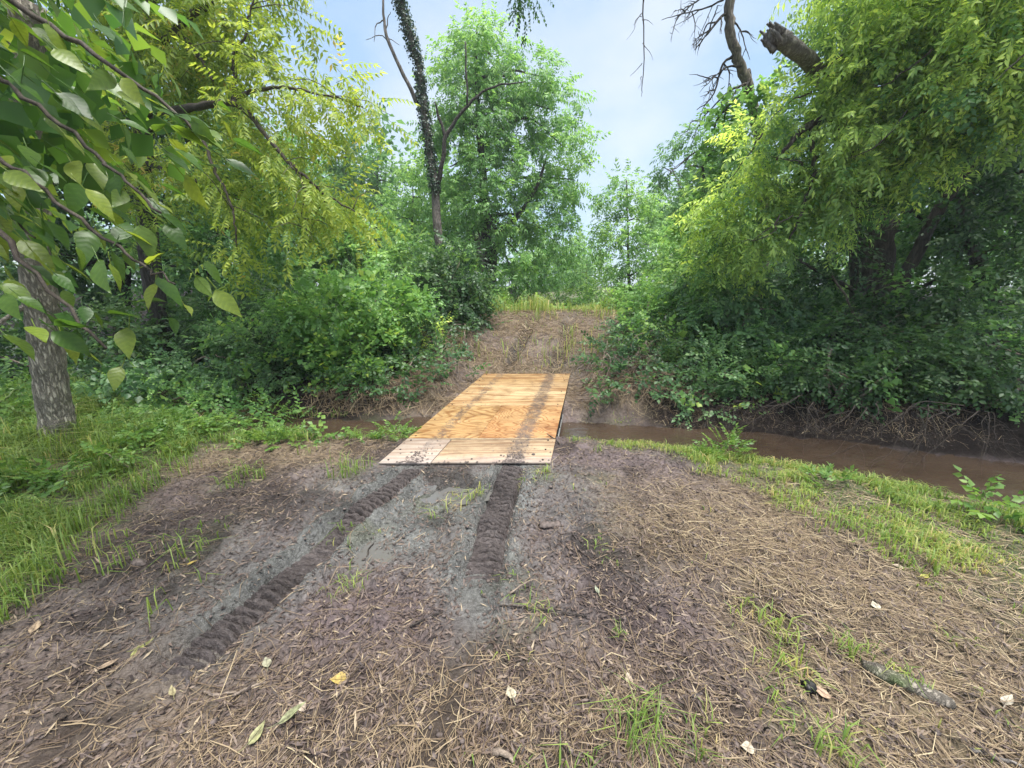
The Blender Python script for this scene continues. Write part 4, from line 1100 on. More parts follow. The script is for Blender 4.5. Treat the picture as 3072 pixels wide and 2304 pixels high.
for k, (p_, r_) in enumerate(fg):
    c_ = catmull(p_, 200); tn_ = norm(np.gradient(c_, axis=0))
    for q in range(cnt[k]):
        ii = rng.integers(90 if k == 0 else 40, 200)
        off = rng.normal(0, .075, 3) + np.array((-.03, .03, 0))
        spots.append((c_[ii] + off, np.array((.75, -.05, -.45))))
leaf_parts(lt, spots, bl, 'leaf', .35, (.6, 1.3), .5)
ov = foliage_mesh('crown', [((-3.2, 2.4, 3.6), (.9, .7, .4)), ((-4.6, 3.3, 4.6), (1.3, 1.2, .7)), ((-2.6, 1.9, 3.9), (.8, .7, .35)), ((-3.3, 2.6, 2.75), (.5, .5, .3)), ((-2.5, 2.0, 2.5), (.45, .4, .3)), ((-3.0, 2.3, 2.1), (.4, .35, .4)), ((-2.3, 1.9, 2.75), (.5, .35, .3)), ((-2.1, 1.75, 2.35), (.35, .3, .3)), ((-1.75, 1.7, 2.6), (.4, .3, .25)), ((-5.3, 4.2, 4.2), (1.1, 1.0, .7))], 'broad', M['big_leaf'], 1.15, 1.7, .5, lt, shell=.2)
ov['kind'] = 'stuff'

# leafy mounds along the far bank, left of the bridge
bush('vine_mound', 'big leafy mound of climbing vines on the far bank beside the bridge', 'vines',
     lobes_px([(1130, 920, 6.9, 130), (1010, 940, 6.6, 130), (1210, 930, 7.2, 90), (1070, 1040, 6.4, 120), (960, 1060, 6.2, 105), (1150, 1010, 6.7, 95), (900, 960, 6.6, 110), (1090, 1130, 6.1, 90), (1000, 1160, 6.0, 85), (1170, 1110, 6.4, 55)]),
     'vine', 'vine', 1.0, 2.7, .6, stems=8)
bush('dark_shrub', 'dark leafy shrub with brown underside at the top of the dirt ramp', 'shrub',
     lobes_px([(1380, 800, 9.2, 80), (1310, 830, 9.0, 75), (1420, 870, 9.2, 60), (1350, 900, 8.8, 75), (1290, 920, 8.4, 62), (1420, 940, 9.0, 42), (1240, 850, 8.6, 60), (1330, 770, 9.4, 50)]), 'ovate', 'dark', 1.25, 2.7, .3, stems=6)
bush('grassy_shrub', 'olive tangle of vines and tall grass on the bank below the dark shrub', 'shrub',
     lobes_px([(1260, 1010, 7.6, 60), (1310, 1000, 8.0, 48), (1210, 1050, 7.1, 55), (1180, 1170, 6.2, 45)]), 'small', 'willow', 1.2, 2.0, .6, stems=6)
bush('shade_shrub', 'low blue green shrub on the bank in front of the dark hollow', 'shrub',
     lobes_px([(760, 1060, 6.6, 100), (650, 1080, 6.5, 95), (840, 1130, 6.3, 85), (720, 1160, 6.2, 85), (560, 1130, 6.4, 80), (900, 1200, 6.0, 65), (800, 1220, 5.9, 55)]), 'small', 'blue', 1.35, 2.5, .3, stems=5)
bush('shade_shrub', 'tall dark shrub above the low blue green one', 'shrub',
     lobes_px([(720, 960, 7.6, 110), (820, 900, 8.0, 100), (610, 980, 7.6, 90), (870, 1000, 7.2, 80)]), 'ovate', 'dark', 1.2, 2.6, .3, stems=5)
bush('bramble', 'bright bramble patch at the stream edge behind the trampled grass', 'bramble',
     lobes_px([(520, 1210, 5.6, 75), (640, 1220, 5.4, 65), (430, 1230, 5.2, 70), (720, 1255, 5.0, 50), (560, 1270, 5.0, 55), (800, 1265, 5.0, 40), (880, 1270, 5.0, 32)]), 'small', 'mid', 1.2, 2.2, .3, stems=4)
bush('nettle_clump', 'pale leaved clump of tall weeds beside the grey trunk', 'weeds',
     lobes_px([(330, 1140, 5.0, 70), (400, 1180, 4.9, 60), (270, 1180, 4.8, 55), (350, 1230, 4.6, 60)]), 'broad', 'blue', .9, 1.9, .3, stems=4, stem_mat='green_stem')
bush('nettle_clump', 'bright leafy weeds at the left edge behind the grey trunk', 'weeds',
     lobes_px([(60, 1180, 4.6, 80), (20, 1260, 4.2, 80), (110, 1260, 4.3, 60)]), 'ovate', 'weed', .9, 2.0, .3, stems=4, stem_mat='green_stem')
bush('shade_shrub', 'shaded dark undergrowth shrub behind the grey trunk', 'shrub',
     lobes_px([(80, 1000, 7.0, 130), (250, 1040, 7.0, 110), (400, 1060, 7.0, 100), (-60, 1080, 6.5, 120), (480, 960, 8.0, 100)]), 'ovate', 'dark', 1.2, 2.2, .3, stems=5)

# ------------------------------------------------------------------ right side
bt = empty('leaning_tree', base_at(2640, 7.6)); tag(bt, 'massive dark trunked tree with drooping olive foliage overhanging the stream', 'tree')
bb = np.array(bt.location)
tube('trunk', [bb, P(2620, 950, 7.6), P(2615, 760, 7.6), P(2610, 560, 7.5), P(2560, 380, 7.4), P(2560, 200, 7.3), P(2600, 20, 7.2)], [.42, .36, .32, .30, .25, .18, .14], M['bark_dark'], bt, 14, 34, .07, .02)
tube('broken_limb', [P(2560, 380, 7.4), P(2470, 235, 6.5), P(2400, 160, 5.9), P(2350, 128, 5.7), P(2312, 110, 5.6)], [.15, .10, .088, .092, .10], M['bark_pale'], bt, 14, 18, .09, .010)
e_ = P(2312, 110, 5.6)
for k in range(12):
    a = k * .52; rr_ = .06 + .04 * (k % 2)
    o_ = np.array((.01 * (k % 3), math.cos(a) * rr_, math.sin(a) * rr_))
    tube('splinter', [e_ + o_ + (.08, 0, -.05), e_ + o_ * 1.05 + (-.03 - .09 * rng.random(), 0, .02 + .06 * rng.random())], [.04, .010], M['bark_pale'], bt, 5, 4, .12, 0, k)
limbs_r = [
    ([P(2610, 560, 7.5), P(2700, 300, 7.0), P(2850, 60, 6.4), P(2950, -150, 6.0)], [.22, .16, .12, .08]),
    ([P(2580, 450, 7.4), P(2500, 360, 6.6), P(2420, 380, 6.0), P(2370, 430, 5.9), P(2330, 480, 5.9)], [.10, .06, .045, .03, .015]),
    ([P(2700, 300, 7.0), P(2720, -120, 6.6), P(2350, -330, 6.2), P(1900, -320, 5.8), P(1620, -160, 5.5), P(1575, -20, 5.4)], [.10, .08, .06, .04, .02, .008]),
    ([P(2620, 900, 7.6), P(2520, 850, 7.0), P(2430, 800, 6.6), P(2380, 760, 6.5)], [.05, .035, .02, .01]),
    ([P(2430, 380, 6.0), P(2440, 520, 5.9), P(2400, 640, 5.9), P(2370, 730, 5.9)], [.03, .025, .02, .01]),
]
for k, (p_, r_) in enumerate(limbs_r):
    tube('limb', p_, r_, M['bark_dark'], bt, 8, 26, .06, .012, k)
can = lobes_px([(2560, 60, 6.4, 130, .7), (2700, 80, 6.0, 150, .7), (2860, 60, 5.6, 160, .7), (3020, 80, 5.2, 160, .7),
                (2510, 230, 6.4, 100, .4), (2620, 240, 5.9, 130, .5), (2780, 240, 5.6, 140, .5), (2950, 230, 5.2, 150, .5), (3080, 300, 5.0, 120, .5),
                (2380, 340, 6.3, 100, .45), (2500, 400, 6.0, 110, .45), (2650, 400, 5.7, 110, .45), (2810, 380, 5.5, 100, .45),
                (2270, 450, 6.5, 85, .4), (2350, 540, 6.3, 100, .4), (2230, 580, 6.4, 85, .4), (2180, 700, 6.5, 70, .4), (2280, 680, 6.2, 85, .4), (2460, 560, 6.0, 90, .4), (2560, 500, 6.2, 90, .4), (2680, 500, 6.0, 90, .4), (2400, 650, 6.3, 85, .4), (2520, 640, 6.4, 80, .35), (2130, 640, 6.9, 70, .4), (2150, 780, 6.8, 65, .4), (2290, 780, 6.6, 75, .4), (2760, 480, 5.8, 80, .4),
                (2700, -120, 6.0, 230, .9), (2950, -150, 5.4, 230, .9), (3200, 60, 5.2, 240, .9), (3150, -200, 6.8, 260, 1.2)])
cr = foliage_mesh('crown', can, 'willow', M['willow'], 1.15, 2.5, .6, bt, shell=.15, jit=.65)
cv = foliage_mesh('climber', [(c + rng.normal(0, .15, 3), np.array(r) * rng.uniform(.7, 1.05)) for c, r in can if rng.random() < .6], 'ovate', M['mid'], 1.0, 1.1, .5, bt, shell=.3)
cv['kind'] = 'stuff'
for k in range(14):
    c, r = can[rng.integers(0, 20)]
    a = np.asarray(c) + (rng.normal(0, .2), -r[1] * .9, .1); b = a + norm(np.array((-.8 + rng.normal(0, .5), rng.normal(-.1, .3), -.5 + rng.normal(0, .5)))) * rng.uniform(.5, 1.1)
    tube('twig', [a, .5 * (a + b) + rng.normal(0, .06, 3), b], [.013, .009, .003], M['twig_dark'], bt, 5, 10, .05, .012, k)
cr['kind'] = 'stuff'
unseen_shade_r = foliage_mesh('crown', [((5.2, 3.6, 5.6), (1.3, .8, .5)), ((6.8, 3.3, 5.5), (1.3, .9, .5)), ((4.2, 4.3, 5.9), (1.0, .7, .45)), ((7.8, 4.6, 6.2), (1.4, 1.1, .6)), ((3.4, 4.9, 6.3), (.9, .7, .4))], 'ovate', M['mid'], 1.6, 2.2, .5, bt, shell=.2)  # canopy out of view overhead with its limb, added to darken the right bank
unseen_shade_r['kind'] = 'stuff'
tube('limb', [P(2850, 60, 6.4), (6.3, 5.0, 5.7), (5.6, 4.0, 5.7), (4.4, 3.7, 5.6)], [.10, .07, .05, .02], M['bark_dark'], bt, 7, 18, .05, .01)
# leaf spray hanging in from above
sp2 = foliage_mesh('leaf_spray', lobes_px([(1575, 20, 5.4, 28, .12), (1590, -30, 5.4, 34, .15), (1555, -20, 5.4, 30, .15)]), 'small', M['dark'], .8, 1.3, .9, bt, shell=.1)
sp2['kind'] = 'stuff'
# trees behind the leaning tree
simple_tree('shade_tree', 'dark tree in the shade behind the massive trunk', 2850, 10, [(2780, 560, 10, 150), (2950, 560, 9.5, 150), (2680, 700, 10, 130), (2850, 740, 9.5, 140), (3030, 720, 9, 150), (2900, 420, 10, 140), (3080, 480, 9, 140), (3000, 900, 8.6, 120), (2720, 880, 9.5, 110), (2480, 620, 9.5, 130), (2500, 760, 9, 110)], 'ovate', 'mid', 1.8, 2.1, .2)
simple_tree('shade_tree', 'tall dark tree at the right edge with leaning trunk', 3000, 8.4, [(3150, 500, 8, 170), (3100, 250, 7.6, 200), (3200, 800, 7.6, 150), (2900, 300, 8.6, 140), (3060, 60, 8.2, 200), (2750, 120, 9, 180), (2550, 250, 9, 150)], 'ovate', 'dark', 1.6, 2.3, .16)
ls = empty('slanting_trunk', base_at(2690, 7.0)); tag(ls, 'slender dark trunk slanting up and away from the massive trunk', 'tree')
tube('trunk', [np.array(ls.location), P(2700, 860, 7.0), P(2780, 700, 6.9), P(2860, 560, 6.8), P(2960, 460, 6.7), P(3080, 390, 6.6)], [.10, .095, .09, .08, .07, .06], M['bark_dark'], ls, 9, 24, .05, .012)
foliage_mesh('crown', lobes_px([(2980, 560, 6.7, 90), (3060, 640, 6.5, 100), (2880, 680, 6.7, 70), (3100, 420, 6.4, 110)]), 'ovate', M['dark'], 1.2, 1.7, .4, ls)

# dead hanging snag with bare twigs
ds = empty('bare_snag', base_at(2300, 8.6)); tag(ds, 'bare dead limb curving up against the sky with fine drooping twigs', 'dead tree')
dp = [np.array(ds.location), P(2290, 760, 8.5), P(2285, 560, 8.4), P(2268, 370, 8.2), P(2240, 250, 8.1), P(2205, 150, 8.0), P(2188, 60, 8.0), P(2198, -60, 8.0), P(2230, -200, 8.0)]
tube('trunk', dp, [.14, .12, .105, .085, .085, .078, .075, .07, .055], M['bark_snag'], ds, 10, 40, .06, .012)
tw = []
def twig_chain(a, b, r0, depth, parts, sag=.25):
    a, b = np.asarray(a, float), np.asarray(b, float); L = np.linalg.norm(b - a)
    m1 = a + (b - a) * .35 + rng.normal(0, .07 * L, 3) + (0, 0, .10 * L); m2 = a + (b - a) * .7 + rng.normal(0, .06 * L, 3)
    parts.append(tube_arrays([a, m1, m2, b], [r0, r0 * .7, r0 * .45, r0 * .22], 5, 14, .05, .006 * L))
    if depth > 0:
        c_ = catmull([a, m1, m2, b], 20)
        for q in range(rng.integers(3, 6)):
            s_ = c_[rng.integers(5, 19)]
            d_ = norm((b - a)) * .55 + rng.normal(0, .45, 3) + (0, 0, -sag)
            twig_chain(s_, s_ + norm(d_) * L * rng.uniform(.25, .5), r0 * .5, depth - 1, parts, sag)
for (a, b, r0, dd) in [((2195, 20), (2085, 150), .03, 2), ((2210, 160), (2090, 330), .028, 2), ((2225, 200), (2110, 250), .022, 1), ((2240, 250), (2085, 400), .024, 2), ((2195, 60), (2250, 180), .018, 1), ((2200, -40), (2050, 40), .026, 2), ((2195, -20), (1985, 60), .02, 2)]:
    twig_chain(P(*a, 8.0), P(*b, 7.9), r0, dd, tw)
twig_chain(P(2245, 210, 8.1), P(2140, 450, 7.9), .035, 1, tw); twig_chain(P(2140, 450, 7.9), P(2105, 500, 7.8), .03, 2, tw, .6)
twig_chain(P(2130, 450, 7.9), P(1985, 500, 7.8), .02, 2, tw, .5); twig_chain(P(2110, 500, 7.8), P(2110, 600, 7.8), .015, 2, tw, .6)
for q, (V, T) in enumerate(tw[:12]):
    pass
V, T = join_arrays(tw)
o_ = link('twigs', tri_mesh('twigs', V, T, M['bark_dark']), ds); o_['kind'] = 'stuff'
# long bough over the clearing whose tip dangles into the sky
tube('bough', [P(2230, -200, 8.0), P(2100, -260, 7.4), P(1960, -180, 6.8), P(1925, -40, 6.6)], [.06, .045, .025, .014], M['bark_snag'], ds, 7, 20, .05, .01)
hang = []
twig_chain(P(1925, -40, 6.6), P(1925, 290, 6.5), .013, 0, hang)
for (a, b) in [((1925, 40), (1880, 120)), ((1926, 60), (1960, 75)), ((1928, 130), (1958, 180)), ((1926, 190), (1890, 230)), ((1925, 230), (1915, 265)), ((1924, 50), (1900, 75))]:
    twig_chain(P(*a, 6.6), P(*b, 6.5), .006, 0, hang)
V, T = join_arrays(hang)
o_ = link('dangling_twig', tri_mesh('dangling_twig', V, T, M['bark_dark']), ds)
# ivy with large leaves at the foot of the snag
foliage_mesh('climbing_vine', lobes_px([(2210, 300, 7.9, 45, .2), (2180, 370, 7.8, 60, .3), (2170, 450, 7.7, 70, .3), (2260, 350, 7.9, 50, .25), (2195, 530, 7.6, 75, .3), (2120, 580, 7.7, 70, .3), (2080, 680, 7.7, 75, .3), (2300, 260, 7.8, 40, .2)]), 'vine', M['fresh'], 1.0, 2.6, .8, ds, shell=.2)

# shrubs on the far bank right of the bridge
bush('bank_shrub', 'light green shrub leaning over the dirt ramp, right of the bridge', 'shrub',
     lobes_px([(1960, 900, 8.8, 75), (2030, 850, 8.6, 85), (1920, 980, 7.8, 60), (2000, 960, 7.8, 80), (2090, 930, 7.8, 85), (1900, 1040, 7.2, 55), (1980, 1050, 7.0, 75)]), 'small', 'fresh', 1.5, 2.5, .5, stems=5)
bush('bank_shrub', 'bright fern like shrub arching over the brown twig tangle by the bridge', 'shrub',
     lobes_px([(1930, 1100, 6.6, 55), (2010, 1120, 6.4, 65), (2060, 1040, 6.7, 75), (1890, 1090, 6.9, 36)]), 'pinnate', 'weed', .62, 2.2, .6, stems=4)
bush('bank_shrub', 'pale blue green large leaved shrub halfway along the far bank', 'shrub',
     lobes_px([(2180, 960, 6.8, 95), (2270, 900, 7.0, 85), (2150, 1060, 6.4, 85), (2260, 1030, 6.4, 90), (2350, 950, 6.8, 80), (2120, 860, 7.4, 75), (2200, 800, 7.6, 80)]), 'broad', 'blue', .85, 2.4, .6, stems=5)
bush('bank_shrub', 'low blue green shrub touching the water, nearest the bridge on the far bank', 'shrub',
     lobes_px([(2110, 1180, 5.35, 80), (2170, 1120, 5.6, 85), (2050, 1220, 5.3, 55), (2130, 1240, 5.2, 48), (2240, 1150, 5.4, 75), (2200, 1230, 5.2, 45)]), 'small', 'blue', 1.2, 2.4, .4, stems=5)
bush('bank_shrub', 'dim green shrub overhanging the stream above the bare roots', 'shrub',
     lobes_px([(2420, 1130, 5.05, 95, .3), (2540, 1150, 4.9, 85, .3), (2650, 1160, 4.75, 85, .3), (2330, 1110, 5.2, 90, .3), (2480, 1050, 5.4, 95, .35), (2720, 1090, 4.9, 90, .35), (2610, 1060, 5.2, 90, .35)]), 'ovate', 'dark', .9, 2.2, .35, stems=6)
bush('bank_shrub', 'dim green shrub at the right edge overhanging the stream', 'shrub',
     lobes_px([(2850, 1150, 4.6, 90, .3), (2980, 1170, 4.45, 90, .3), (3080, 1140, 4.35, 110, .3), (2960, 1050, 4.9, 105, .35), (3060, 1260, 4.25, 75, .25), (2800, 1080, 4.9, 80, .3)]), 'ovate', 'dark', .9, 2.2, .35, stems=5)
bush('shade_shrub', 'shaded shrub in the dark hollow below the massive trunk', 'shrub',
     lobes_px([(2450, 950, 7.0, 95), (2560, 980, 6.8, 85), (2700, 960, 6.5, 85), (2820, 980, 6.3, 85), (2400, 850, 7.0, 85), (2480, 760, 7.0, 80), (2760, 860, 6.4, 70), (2920, 900, 6.0, 80)]), 'ovate', 'dark', 1.1, 1.8, .3, stems=5)
bush('thicket_bush', 'tall fresh green thicket between the round hazy tree and the stream', 'bush',
     lobes_px([(2080, 760, 9.5, 85), (2160, 690, 9.5, 85), (2040, 830, 9.2, 70), (2180, 780, 9, 80)]), 'ash', 'fresh', 1.0, 2.3, .5, stems=4)

# bare roots and dead twigs hanging over the water
def tangle(name, label, cat, spec, mat, group=None):
    root = empty(name, spec[0][0]); tag(root, label, cat, group)
    for k, (a, b, r0) in enumerate(spec):
        parts = []; twig_chain(a, b, r0, 1, parts, .3); V, T = join_arrays(parts)
        link('twig', tri_mesh('twig', V, T, M[mat]), root)
lab_t = ['bundle of bare roots arching into the water in the middle of the bank', 'bare pale twigs fanning down to the water, right of the arching roots', 'bare twigs hanging over the water under the right edge shrub', 'thin twigs dipping in the water below the low blue green shrub']
for k, (us, vs, Yd) in enumerate([((2330, 2520), (1210, 1330), 5.0), ((2520, 2760), (1230, 1370), 4.7), ((2740, 2960), (1240, 1400), 4.4), ((2080, 2300), (1230, 1320), 5.2)]):
    sp = []
    for q in range(11 if k < 3 else 7):
        u0 = rng.uniform(us[0], us[1]); v0 = vs[0] + rng.uniform(-30, 15)
        yf_ = float(far_edge(np.array([P(u0, 1250, Yd)[0]]))[0])
        a = P(u0, v0, yf_ + .12); b = P(u0 + rng.normal(0, 150), vs[1] + rng.uniform(-90, 20), yf_ - rng.uniform(0, .3))
        b[2] = max(b[2], WATER_Z - .05)
        sp.append((a, b, rng.uniform(.003, .008)))
    tangle('root_tangle', lab_t[k], 'roots', sp, 'root')
sp = []
for q in range(44):
    u0, v0 = rng.uniform(1730, 1960), rng.uniform(1110, 1210); Yd = np.interp(v0, [1110, 1260], [7.0, 5.7])
    a = P(u0, v0, Yd); a[2] = Hs(a[0], a[1]) + rng.uniform(.1, .35); b = P(u0 + rng.normal(-10, 60), v0 + rng.uniform(30, 90), Yd - .35); b[2] = Hs(b[0], b[1]) + .02
    sp.append((a, b, rng.uniform(.005, .010)))
tangle('twig_tangle', 'brown tangle of dead vines on the bank just right of the bridge', 'dead vines', sp, 'vine_stem')
sp = []
for q in range(44):
    u0, v0 = rng.uniform(1180, 1430), rng.uniform(1010, 1180); Yd = np.interp(v0, [1010, 1220], [8.0, 6.0])
    a = P(u0, v0, Yd); a[2] = Hs(a[0], a[1]) + rng.uniform(.1, .4); b = a + np.array((rng.normal(.1, .25), -rng.uniform(.1, .5), 0)); b[2] = Hs(b[0], b[1]) + .02
    sp.append((a, b, rng.uniform(.004, .009)))
tangle('twig_tangle', 'brown tangle of dead vines on the slope left of the bridge', 'dead vines', sp, 'vine_stem')

#__GROUND__
# ------------------------------------------------------------------ loose cover on the ground
def ground_samples(n_, xr, yr, weight, lod=2.2):
    """points on the ground drawn with a density weight; thinner far from the clearing's near side"""
    out = np.zeros((0, 2))
    while len(out) < n_:
        m_ = n_ * 3
        x = rng.uniform(*xr, m_); y = rng.uniform(*yr, m_)
        w_ = weight(x, y) / (1 + np.maximum(0, np.hypot(x, y) - 1.2) * lod * .3) ** 1.3
        k_ = rng.random(m_) < w_
        out = np.vstack([out, np.stack([x[k_], y[k_]], 1)])
        if k_.sum() < 20: break
    return out[:n_]

def over_bridge(x, y, m_=.03):
    dx, dy = x - BR_N[0], y - BR_N[1]
    t = dx * BR_S[0] + dy * BR_S[1]; s = dx * BR_D[0] + dy * BR_D[1] - SKEW * t
    return (np.abs(t) < W2 + m_) & (s > -m_) & (s < BR_L + m_)

def dry(x, y):
    return ((y < near_edge(x) - .08) | (y > far_edge(x) + .12)) & ~over_bridge(x, y)

def track_d(x, y):
    return np.minimum(dist_to(x, y, TRK_L), dist_to(x, y, TRK_R))

def strands(name, p, yaw, L, wdt, bow, lift, mat, tint, kind='stuff', label=None, cat=None):
    """flat stalks lying on the ground: three cross-sections, four triangles each"""
    n_ = len(p); d = np.stack([np.cos(yaw), np.sin(yaw)], 1); s = np.stack([-d[:, 1], d[:, 0]], 1)
    V = np.zeros((n_, 3, 2, 3))
    tilt = rng.normal(0, .5, n_)
    for q, f_ in enumerate((-.5, 0, .5)):
        c = p + d * (L * f_)[:, None] + s * (bow * L * (.25 - f_ * f_) * 2)[:, None]
        z = H(c[:, 0], c[:, 1]) + lift * (1 if q != 1 else 1.3) + (rng.random(n_) ** 3) * .5 * lift * (q != 1)
        for e, sg in enumerate((-1, 1)):
            V[:, q, e, :2] = c + s * (sg * wdt * (.5 if q == 1 else .32))[:, None]
            V[:, q, e, 2] = z + sg * tilt * wdt * .5
    T = np.array([(0, 2, 3), (0, 3, 1), (2, 4, 5), (2, 5, 3)])
    Tn = (T[None] + (np.arange(n_) * 6)[:, None, None]).reshape(-1, 3)
    o = link(name, tri_mesh(name, V.reshape(-1, 3), Tn, mat, {'tint': np.repeat(np.clip(tint, 0, 1), 6)}))
    tag(o, label, cat, kind=kind); return o

def blades(p, hgt, wdt, lean, base_z=None):
    """upright bent grass blades as arrays"""
    n_ = len(p); yaw = rng.uniform(0, 6.28, n_); d = np.stack([np.cos(yaw), np.sin(yaw)], 1); s = np.stack([-d[:, 1], d[:, 0]], 1)
    z0 = H(p[:, 0], p[:, 1]) - .005 if base_z is None else base_z
    V = np.zeros((n_, 5, 3))
    for q, (f_, up, wq) in enumerate(((0, 0, 1), (.35, .62, .8), (1.0, 1.0, 0))):
        c = p + d * (hgt * lean * f_ * f_ if q < 2 else hgt * lean)[:, None]
        zz = z0 + hgt * up * (1 - .45 * lean * (q == 2))
        if q < 2:
            for e, sg in enumerate((-1, 1)):
                V[:, 2 * q + e, :2] = c + s * (sg * wdt * wq * .5)[:, None]; V[:, 2 * q + e, 2] = zz
        else:
            V[:, 4, :2] = c; V[:, 4, 2] = zz
    T = np.array([(0, 1, 3), (0, 3, 2), (2, 3, 4)])
    return V.reshape(-1, 3), (T[None] + (np.arange(n_) * 5)[:, None, None]).reshape(-1, 3)

def zstraw(x, y):
    g_, s_, w_ = zones(x, y)
    return np.clip((.07 + .95 * s_ ** 1.4) * (1 - .75 * w_) * (1 - .3 * g_) + .25 * g_, 0, 1) * dry(x, y) * smooth(.07, .19, track_d(x, y) + .12 * smooth(1.7, 1.2, y))
p = ground_samples(40000, (-5.5, 5.5), (.6, 5.2), zstraw)
x_, y_ = p.T
bias = np.where(x_ > .6, 2.55, np.where(x_ < -1.6, .35, 1.2))
yaw = bias + rng.normal(0, .95, len(p))
L = np.clip(rng.lognormal(-2.55, .55, len(p)), .025, .34)
strands('straw', p, yaw, L, rng.uniform(.0013, .0034, len(p)), rng.normal(0, .25, len(p)), .008, M['straw'],
        .40 + .23 * rng.normal(0, 1, len(p)) + .17 * smooth(.6, 1.4, x_) + .2 * (fbm(x_ * 2, y_ * 2, 2, 91) - .5), label='dry mown grass stalks strewn over the mud', cat='straw')
p = ground_samples(21000, (-3, 5), (5.2, 12), lambda x, y: (.35 + .6 * zones(x, y)[1]) * dry(x, y) * (np.abs(x - .165 * y + 1) < 3), 0)
strands('straw', p, rng.uniform(0, 3.14, len(p)), rng.uniform(.06, .35, len(p)), rng.uniform(.004, .009, len(p)), rng.normal(0, .3, len(p)), .025, M['straw'], .36 + .2 * rng.normal(0, 1, len(p)), label='dry trampled stalks on the ramp beyond the bridge', cat='straw')

def zmulch(x, y):
    g_, s_, w_ = zones(x, y)
    return np.clip(.75 - .45 * w_ - .4 * g_ + .1 * s_, .05, 1) * dry(x, y) * smooth(.03, .12, track_d(x, y))
p = ground_samples(60000, (-5, 5), (.6, 5.2), zmulch)
n_ = len(p); zc = H(p[:, 0], p[:, 1]) + .004
a_, b_ = rng.uniform(.006, .032, n_), rng.uniform(.0014, .005, n_)
ya = rng.uniform(0, 6.28, n_); ex = np.stack([np.cos(ya), np.sin(ya), rng.normal(0, .35, n_)], 1); ey = np.stack([-np.sin(ya), np.cos(ya), rng.normal(0, .35, n_)], 1)
c_ = np.stack([p[:, 0], p[:, 1], zc], 1)
V = np.stack([c_ - ex * a_[:, None], c_ - ey * b_[:, None], c_ + ex * a_[:, None], c_ + ey * b_[:, None]], 1)
V[:, :, 2] += .003
T = (np.array([(0, 1, 2), (0, 2, 3)])[None] + (np.arange(n_) * 4)[:, None, None]).reshape(-1, 3)
o = link('mulch', tri_mesh('mulch', V.reshape(-1, 3), T, M['mulch'], {'tint': np.repeat(np.clip(.42 + .28 * rng.normal(0, 1, n_), 0, 1), 4)}))
tag(o, 'chopped brown bits of plant mulch trodden into the mud', 'mulch', kind='stuff')

# clods of mud
def clods(n_, weight, r0, r1, label, xr, yr):
    p = ground_samples(n_, xr, yr, weight)
    base = np.array([(1, 0, 0), (-1, 0, 0), (0, 1, 0), (0, -1, 0), (0, 0, 1), (0, 0, -.4), (.6, .6, .5), (-.6, .5, .5), (.5, -.6, .5), (-.5, -.6, .6)], float)
    hull = np.array([(4, 6, 7), (4, 8, 6), (4, 9, 8), (4, 7, 9), (6, 0, 2), (6, 2, 7), (7, 2, 1), (7, 1, 9), (9, 1, 3), (9, 3, 8), (8, 3, 0), (8, 0, 6), (0, 5, 2), (2, 5, 1), (1, 5, 3), (3, 5, 0)])
    r = rng.uniform(r0, r1, len(p)) * rng.random(len(p)) ** .5
    V = base[None] * (1 + rng.normal(0, .28, (len(p), 10, 1))) * np.stack([r * rng.uniform(.7, 1.6, len(p)), r, r * .7], 1)[:, None]
    ya = rng.uniform(0, 6.28, len(p)); c, s = np.cos(ya)[:, None], np.sin(ya)[:, None]
    V = np.stack([V[..., 0] * c - V[..., 1] * s, V[..., 0] * s + V[..., 1] * c, V[..., 2]], -1)
    V += np.stack([p[:, 0], p[:, 1], H(p[:, 0], p[:, 1]) + r * .15], 1)[:, None]
    T = (hull[None] + (np.arange(len(p)) * 10)[:, None, None]).reshape(-1, 3)
    o = link('mud_clods', tri_mesh('mud_clods', V.reshape(-1, 3), T, M['soil_clod'], None, False)); tag(o, label, 'mud clods', kind='stuff')
clods(2000, lambda x, y: np.clip(zones(x, y)[2] * .8 + .25 + .9 * smooth(.3, .12, track_d(x, y)), 0, 1) * (1 - zones(x, y)[0]) * dry(x, y), .003, .017, 'dark lumps of churned mud along the tyre tracks', (-3.2, 3), (.6, 4))

# mud carried onto the deck by the tyres
dn = 1500
dt = np.where(rng.random(dn) < .35, -.46, .43) + rng.normal(0, .055, dn); dt[:160] = rng.uniform(-W2, W2, 160)
dsn = rng.random(dn) ** 2.0 * BR_L * .99
c2 = BR_N + BR_D * (dsn + SKEW * dt)[:, None] + BR_S * np.clip(dt, -W2 + .01, W2 - .01)[:, None]
r = rng.uniform(.003, .011, dn) * rng.random(dn) ** .8 * (1 + .9 * (dsn < .25)); ya = rng.uniform(0, 6.28, dn)
oct_ = np.array([(1, 0, 0), (.3, .8, 0), (-.9, .4, 0), (-.6, -.7, 0), (.5, -.8, 0), (0, 0, .45)])
V = oct_[None] * r[:, None, None] * (1 + rng.normal(0, .3, (dn, 6, 1))); c, s_ = np.cos(ya)[:, None], np.sin(ya)[:, None]
V = np.stack([V[..., 0] * c - V[..., 1] * s_, V[..., 0] * s_ + V[..., 1] * c, V[..., 2]], -1) + np.c_[c2, np.full(dn, .0285)][:, None]
T = (np.array([(0, 1, 5), (1, 2, 5), (2, 3, 5), (3, 4, 5), (4, 0, 5)])[None] + (np.arange(dn) * 6)[:, None, None]).reshape(-1, 3)
o = link('deck_mud', tri_mesh('deck_mud', V.reshape(-1, 3), T, M['soil_clod'])); tag(o, 'crumbs of mud dropped by tyres on the plywood deck', 'mud', kind='stuff')

